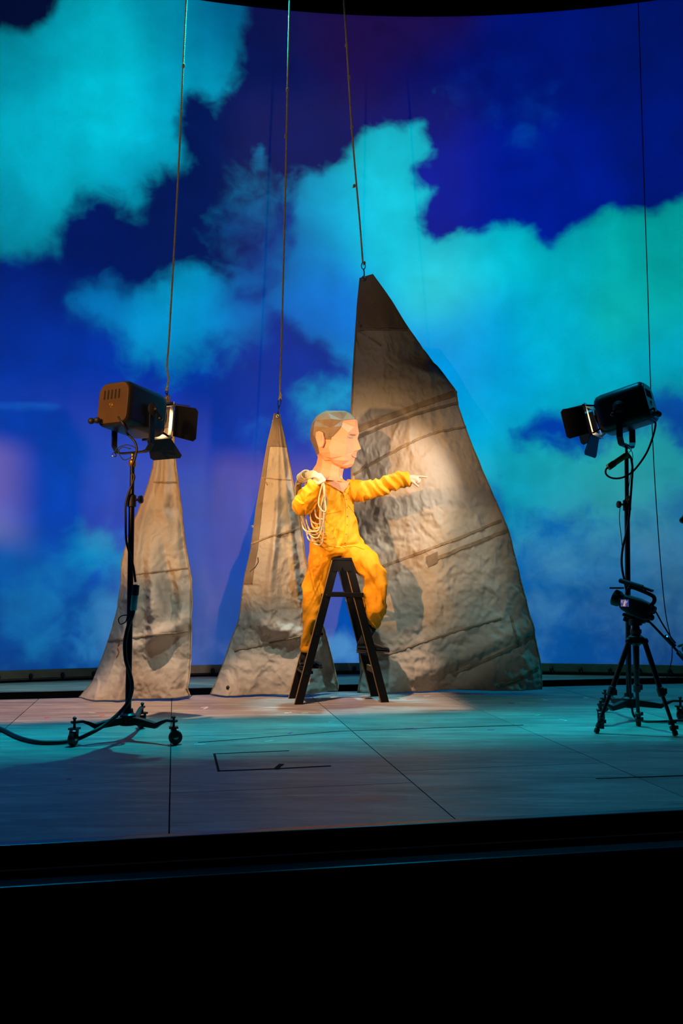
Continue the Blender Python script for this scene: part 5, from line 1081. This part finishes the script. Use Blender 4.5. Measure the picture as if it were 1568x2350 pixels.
# paper neck that flares into a bib over the collar
gg = Geo(); nk = [[(770, 1066, 24), (787, 1070, 14), (790, 1072, 0)], ]
def nring(pts):
    f = [hp(x, y, l) for x, y, l in pts]; b = [hp(x, y, -l) for x, y, l in pts[1:-1]]
    return f + b[::-1]
gg.loft([nring([(791, 1070, 0), (782, 1068, 16), (766, 1060, 25), (744, 1052, 20), (730, 1046, 0)]), nring([(787, 1086, 0), (779, 1085, 17), (762, 1082, 26), (741, 1076, 21), (726, 1064, 0)]), nring([(786, 1098, 0), (780, 1097, 20), (762, 1096, 32), (737, 1090, 26), (716, 1079, 0)]), nring([(796, 1106, 0), (786, 1108, 30), (758, 1106, 43), (734, 1104, 34), (712, 1090, 0)])])
nkob = obj('paper_neck', gg, M['paper_skin'], hd_)
bib = [(742, 1102), (762, 1107), (787, 1127), (789, 1103), (798, 1103), (801, 1108)]
gg = Geo(); A = [on(bs, x, y)[0] + Vector((0, -0.016, 0)) for x, y in ((739, 1103), (763, 1116), (786, 1130), (797, 1118), (803, 1106), (786, 1099), (760, 1096))]
cen = on(bs, 778, 1109)[0] + Vector((0, -0.03, 0.0)); nA = len(A); gg.v = A + [cen] + [v + Vector((0, 0.012, 0)) for v in A]
gg.f = [(i, (i + 1) % nA, nA) for i in range(nA)] + [(i, nA + 1 + i, nA + 1 + (i + 1) % nA, (i + 1) % nA) for i in range(nA)] + [tuple(range(nA + 1, 2 * nA + 1))]
obj('paper_bib', gg, M['paper_skin'], hd_)

# ------------------------------------------------------------------ coil of rope held on the shoulder
coil = thing('rope_coil', P(722, 1245, YB - 0.3), 'coil of pale rope hanging from the fist of the figure in yellow', 'rope')
rc_ = random.Random(8)
def loop(pts, r=0.0062):
    gg = Geo(); gg.tube(smooth_path([P(*p_) for p_ in pts], 7, closed=True), r, 8, closed=True); obj('loop', gg, M['coil_rope'], coil, smooth=True)
yq = YB - 0.36
shapes = [(712, 1196, 748, 1160), (700, 1222, 742, 1205), (706, 1214, 738, 1206), (713, 1208, 738, 1200), (705, 1238, 744, 1232), (716, 1246, 744, 1230), (722, 1186, 750, 1166), (695, 1216, 736, 1212), (708, 1228, 746, 1188)]
for k, (lx, ly, rx, ry) in enumerate(shapes):
    o = k * 0.011; j = lambda: rc_.uniform(-1.5, 1.5)
    bx, by = (lx + rx) / 2 + j(), max(ly, ry) + 4
    f_ = k - 4
    loop([(741 + j(), 1106 + j(), yq - 0.02 - o * 0.3), (744 + j(), 1130, yq + 0.01 - o), (rx + j(), (ry + 1130) / 2, yq + 0.04 - o), (rx - 2, ry, yq + 0.08 - o), (bx + 6, by, yq + 0.10 - o), (lx + 4, ly, yq + 0.12 - o), (lx - 5 + j(), ly - 30, yq + 0.20 + o), (687 + f_ * 1.0, 1150, yq + 0.34 + f_ * 0.006), (684 + f_ * 1.4, 1118, yq + 0.30 + f_ * 0.008), (692 + f_ * 1.5, 1099 + f_ * 1.0, yq + 0.22 + f_ * 0.006), (708 + f_ * 0.4, 1091 + f_ * 1.8, yq + 0.09 - f_ * 0.007), (724, 1089 + f_ * 1.5, yq - 0.02 - f_ * 0.005)])
loop([(741, 1110, yq - 0.05), (733, 1140, yq - 0.06), (732, 1160, yq - 0.07), (741, 1173, yq - 0.08), (748, 1172, yq - 0.08), (746, 1150, yq - 0.06), (743, 1125, yq - 0.05)])
gg = Geo()
for k in range(4):
    c = P(694 + k * 3.0, 1096.5 - k * 2.3, yq + 0.20 - 0.022 * k); dr = (P(708, 1091, yq + 0.09) - P(692, 1099, yq + 0.22)).normalized(); s1 = dr.cross(Vector((0, 0, 1))).normalized(); s2_ = dr.cross(s1)
    gg.tube([c + s1 * 0.046 * math.cos(a) + s2_ * 0.036 * math.sin(a) + dr * 0.004 * math.sin(a + k) for a in [2 * PI * i / 16 for i in range(16)]], 0.0068, 7, closed=True)
obj('lashing', gg, M['coil_rope'], coil, smooth=True)

# ------------------------------------------------------------------ operator at the right edge
YO = YT - 0.25
op_ = thing('person', Vector((P(1625, 1400, YO).x, YO, 0)), 'person in dark clothes at the right edge, hand on the pan bar', 'person')
ox = P(1600, 1400, YO).x
def O(x, y, z): return Vector((ox + x, YO + y, z))
hz = P(1600, 1190, YO).z
g = Geo()
def chain(pts, rs, n=14):
    path = smooth_path(pts, 4); rr = np.interp(np.linspace(0, 1, len(path)), np.linspace(0, 1, len(rs)), rs); g.tube(path, [float(x) for x in rr], n); g.ball(path[0], float(rr[0]) * .97, n); g.ball(path[-1], float(rr[-1]) * .97, n)
hand = P(1566, 1490, YO - 0.0)
hand = P(1568, 1492, YT - 0.16)
chain([O(0.30, 0.05, 0.72), O(0.24, 0.04, 1.0), O(0.16, 0.02, hz - 0.28), O(0.10, 0.01, hz - 0.18)], [0.15, 0.14, 0.16, 0.07])
for k in (-1, 1):
    chain([O(0.28, 0.05 + k * 0.10, 0.74), O(0.08, 0.05 + k * 0.14, 0.46), O(0.26, 0.06 + k * 0.13, 0.10)], [0.10, 0.075, 0.05])
    chain([O(0.26, 0.06 + k * 0.13, 0.06), O(0.06, 0.06 + k * 0.14, 0.045)], [0.05, 0.042])
chain([O(0.14, -0.17, hz - 0.27), O(0.20, -0.22, 0.88), hand + Vector((0.16, 0.0, -0.02))], [0.065, 0.052, 0.036])
chain([O(0.14, 0.19, hz - 0.27), O(0.22, 0.22, 0.90), O(0.06, 0.20, 0.70)], [0.065, 0.052, 0.036])
Vo, No, Fo = remeshed(g, 0.012, 4)
M['dark_cloth'] = mat('dark_cloth', (0.02, 0.02, 0.024), 0.85, 0, 0.3, 12)
M['op_skin'] = mat('operator_skin', (0.42, 0.23, 0.17), 0.5, 0, 0.15, 14); M['op_hair'] = mat('operator_hair', (0.035, 0.020, 0.014), 0.6, 0, 0.4, 60, 0.6, 150)
g = Geo()
chain([O(0.10, 0.01, hz - 0.20), O(0.07, 0.01, hz - 0.10), O(0.04, 0.0, hz)], [0.055, 0.052, 0.06])
g.ball(O(0.035, 0, hz + 0.02), 0.095, 18, (1.0, 0.82, 1.22)); g.ball(O(-0.02, 0, hz - 0.055), 0.055, 14, (0.9, 0.85, 0.9))
chain([O(-0.055, 0, hz + 0.02), O(-0.085, 0, hz - 0.012), O(-0.06, 0, hz - 0.025)], [0.012, 0.014, 0.012], 10)
for k in (-1, 1): g.ball(O(0.05, k * 0.082, hz - 0.005), 0.028, 10, (0.7, 0.35, 1.1))
chain([O(-0.055, -0.012, hz - 0.052), O(-0.062, 0.0, hz - 0.055), O(-0.055, 0.012, hz - 0.052)], [0.009, 0.011, 0.009], 8)
chain([hand + Vector((0.18, 0.0, -0.025)), hand + Vector((0.09, 0, -0.005)), hand + Vector((0.03, -0.005, 0.010))], [0.030, 0.030, 0.034])
for k in range(4):
    b = hand + Vector((-0.005 + k * 0.016, -0.03, 0.022 - k * 0.016)); chain([b + Vector((0.02, 0.01, 0.012)), b + Vector((-0.008, -0.012, 0.004)), b + Vector((-0.012, -0.012, -0.018)), b + Vector((0.004, 0.012, -0.026))], [0.0105, 0.0100, 0.0092, 0.008], 8)
chain([hand + Vector((0.05, 0.02, 0.02)), hand + Vector((0.015, 0.03, 0.032)), hand + Vector((-0.02, 0.02, 0.024))], [0.014, 0.012, 0.009], 8)
Vq, Nq, Fq = remeshed(g, 0.0045, 3)
bo = obj('body', arr(Vq, Fq), M['op_skin'], op_, smooth=True, label='face and hand turned to the stage')
obj('clothing', arr(Vo, Fo), M['dark_cloth'], op_, smooth=True)
for k in (-1, 1):
    gg = Geo(); gg.ball(O(-0.052, k * 0.032, hz + 0.022), 0.010, 8); obj('eye', gg, M['rubber'], bo, smooth=True)
gg = Geo(); gg.ball(O(0.050, 0, hz + 0.040), 0.102, 22, (1.0, 0.86, 1.12))
def hairline(v):
    k = (v.x - (ox - 0.045)) / 0.09                                        # 0 at the brow, 1 behind the ear
    return Vector((v.x, v.y, max(v.z, hz + 0.055 - 0.115 * min(max(k, 0.0), 1.0))))
gg.v = [hairline(v) for v in gg.v]
obj('hair', gg, M['op_hair'], op_, smooth=True)
